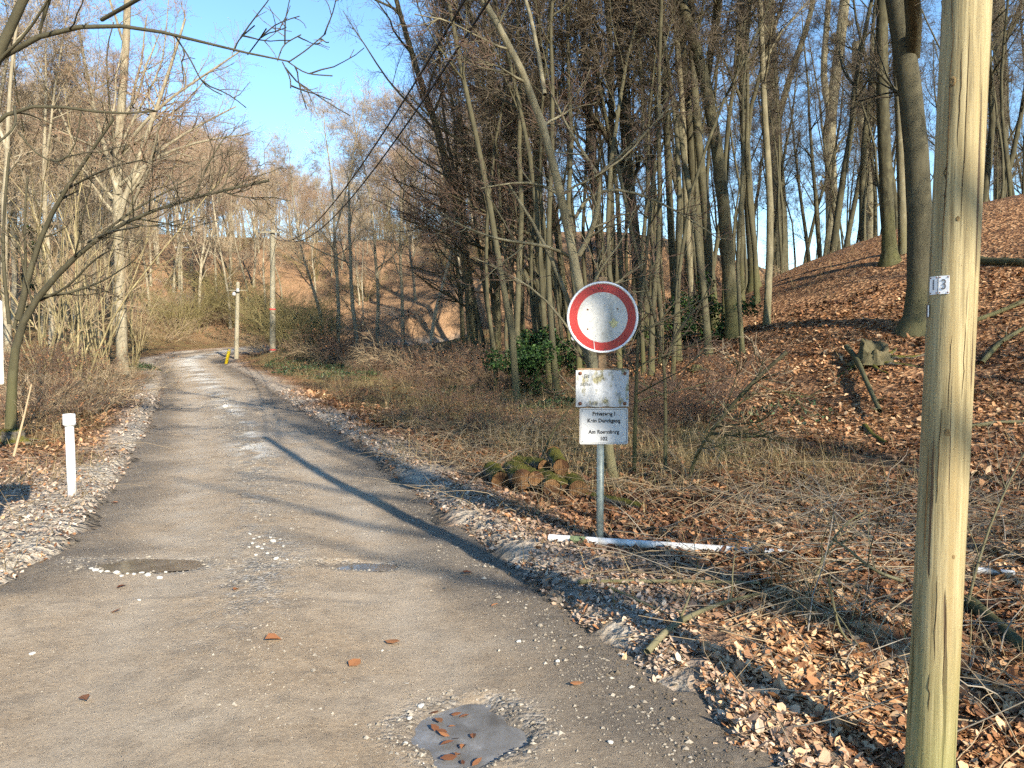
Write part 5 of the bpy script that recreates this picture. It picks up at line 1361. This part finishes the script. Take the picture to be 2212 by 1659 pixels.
# ------------------------------------------------------------------ stumps and fallen branches
def stump(X, Y, r, h, lab, name='tree_stump', jag=.35, mats=None, lean=0., D=None):
    p = hit(X, Y) if D is None else at(X, Y, D)
    p[2] = gz(p[0], p[1])
    n_ = 40; K = 9; th_ = np.arange(n_) * 2 * np.pi / n_; z = np.linspace(-.15, 1, K)
    kn = rng.random(11); top = h * (1 - jag * np.interp(np.arange(n_) / n_ * 10, np.arange(11), np.append(kn[:10], kn[0])) - .06 * rng.random(n_))
    rootf = 1 + .35 * np.maximum(0, np.sin(th_ * 5 + rng.uniform(0, 6)))
    V = []
    for k in range(K):
        f = max(0, z[k]); rr = r * (1 + (rootf * 1.25 - 1) * np.exp(-f * 5)) * (1 - .15 * f) * (1 + .05 * rng.normal(size=n_) + .10 * np.sin(th_ * 7 + 1.3) + .06 * np.sin(th_ * 13))
        V.append(np.stack([rr * np.cos(th_) + lean * f * h, rr * np.sin(th_), top * z[k]], 1))
    V.append(np.stack([r * .55 * np.cos(th_) + lean * h, r * .55 * np.sin(th_), top * .8], 1)); V.append(np.stack([r * .15 * np.cos(th_) + lean * h * .5, r * .15 * np.sin(th_), top * 0 + h * .25], 1))
    K2 = K + 2; V = np.concatenate(V); idx = np.arange(K2 * n_).reshape(K2, n_)
    F = np.stack([idx[:-1], np.roll(idx[:-1], -1, 1), np.roll(idx[1:], -1, 1), idx[1:]], -1).reshape(-1, 4)
    t = thing(name, lab, 'stump', p)
    part('bark', build('bark', [(V, F, 0)], [BARK if mats is None else mats]), t)
    for q in range(5):
        a = rng.uniform(0, 6.28); L = r * rng.uniform(2, 3.6)
        s = np.linspace(0, 1, 7); Q = np.stack([np.cos(a + s * .4) * (r * .7 + L * s), np.sin(a + s * .4) * (r * .7 + L * s), 0 * s], 1)
        Q[:, 2] = ground_z(Q[:, 0] + p[0], Q[:, 1] + p[1]) - p[2] + .05 * (1 - s)
        V, F = tubes(Q[None], (r * .2 * (1 - .8 * s))[None], 7); part('root', build('root', [(V, F, 0)], [LOGB]), t)
stump(1888, 785, .30, .55, 'ragged rotten stump with roots on the lower slope left of the pole', jag=.6, mats=bark_mat('rotten_wood', (.028, .02, .013), (.115, .09, .054), mossamt=.35))
stump(1845, 510, .32, .6, 'dark moss covered stump up on the ridge', jag=.2, mats=LOGB)
stump(28, 955, .17, .22, 'low mossy stump at the left picture edge', jag=.3, mats=LOGB)
stump(1505, 800, .12, .16, 'small mossy stump remnant on the leaf litter right of the sign', jag=.3)
def branch(name, lab, pts, w0, w1, lift=.02, mats=(BARK, TW_GREY), nk=5, grp='fallen branches', D=None, raised=False):
    P = np.array([hit(X, Y) for X, Y in pts]) if D is None else np.array([at(X, Y, D) for X, Y in pts])
    if not raised: P[:, 2] += lift
    base = P[0].copy(); Q = resample(P - base, 14)
    m = P[:, 1].mean() / FW / 2
    R = np.linspace(w0, w1, 14) * m
    if not raised: Q[:, 2] = np.maximum(Q[:, 2], ground_z(Q[:, 0] + base[0], Q[:, 1] + base[1]) - base[2] + R * .7)
    P2, R2 = kids(Q[None], R[None], nk, .2, .98, (25, 60), (.25, .8), 6, .14, .02, .55, .003)
    P3, R3 = kids(P2, R2, 3, .2, .95, (25, 60), (.1, .35), 4, .15, .0, .6, .002)
    t = thing(name, lab, 'branch', base, 0, grp)
    part('stem', build('stem', [(*tubes(Q[None], R[None], 8), 0)], list(mats)), t)
    part('twigs', build('twigs', [(*tubes(P2, R2, 4), 0), (*tubes(P3, R3, 3), 1)], list(mats)), t)['kind'] = 'stuff'
GB = (BARK_PALE, TW_GREY); DB = (BARK_DARK, TW_BRN)
branch('fallen_branch', 'pale straight stick lying across the leaf bank below the fallen pole', [(1248, 1268), (1400, 1266), (1520, 1266), (1642, 1270)], 11, 6, .03, GB, 3)
branch('fallen_branch', 'mottled branch slanting over the dusty leaf bank', [(1398, 1430), (1440, 1380), (1500, 1345), (1560, 1320), (1640, 1300)], 15, 7, .05, GB, 5)
branch('fallen_branch', 'thin branch forking below the straight stick', [(1315, 1275), (1370, 1300), (1430, 1330), (1480, 1345)], 7, 4, .02, GB, 2)
branch('fallen_branch', 'thick dark mossy bough lying right of the utility pole', [(2090, 1310), (2140, 1350), (2190, 1395), (2260, 1460)], 34, 26, .03, DB, 3)
branch('fallen_branch', 'dark log shaped bough high on the slope right of the pole', [(2110, 568), (2160, 572), (2230, 578)], 18, 15, .06, DB, 2)
branch('fallen_branch', 'grey bough sloping down the bank right of the pole', [(2120, 790), (2160, 745), (2230, 705)], 11, 9, .05, (BARK, TW_GREY), 3)
branch('fallen_branch', 'second grey bough beside the pole above the sunny leaves', [(2100, 700), (2150, 682), (2230, 650)], 10, 8, .05, (BARK, TW_GREY), 3)
branch('fallen_branch', 'long pale stick on the sunny leaves right of the pole', [(2098, 925), (2150, 918), (2230, 915)], 9, 7, .03, GB, 1)
branch('fallen_branch', 'branch arching through the brush left of the utility pole', [(1950, 1255), (1905, 1240), (1870, 1220), (1838, 1190), (1800, 1165)], 8, 5, .0, GB, 4, D=4.3, raised=True)
branch('fallen_branch', 'dead shoot tangle standing up in the brush beside the pole', [(1740, 1300), (1765, 1240), (1795, 1170), (1830, 1125), (1870, 1105)], 8, 3, .0, GB, 6, D=5.0, raised=True)
branch('fallen_branch', 'thin angled cane hanging in the brush below the tangle', [(1790, 1250), (1805, 1330), (1818, 1375), (1865, 1410), (1920, 1450)], 6, 4, .0, GB, 3, D=4.0, raised=True)
branch('fallen_branch', 'mossy fallen limb leaning from the stump down the slope', [(1828, 765), (1850, 790), (1870, 840), (1900, 910)], 13, 9, .16, (BARK_DARK, TW_BRN), 2)
branch('fallen_branch', 'rotten dark limb lying in the leaves below the stump', [(1868, 925), (1885, 945), (1915, 962)], 13, 8, .03, (LOGB, TW_BRN), 2)
branch('fallen_branch', 'dark sloping stick stuck in the dry grass left of the saplings', [(1172, 985), (1190, 940), (1220, 895), (1245, 860)], 5, 3, .0, DB, 3, D=10.8, raised=True)
branch('fallen_branch', 'thin upright dead shoot right of the utility pole', [(2085, 1330), (2105, 1240), (2140, 1130), (2180, 1040), (2212, 980)], 7, 3, .0, GB, 8, D=4.6, raised=True)
branch('fallen_branch', 'pale broken stick standing in the grass by the left verge', [(30, 985), (52, 900), (68, 830)], 6, 3, .0, (TW_TAN, TW_TAN), 1, D=8.6, raised=True)
branch('fallen_branch', 'long pale pole lying across the left bank under the hazels', [(220, 734), (260, 738), (302, 742)], 4, 3, .15, (TW_TAN, TW_TAN), 1)
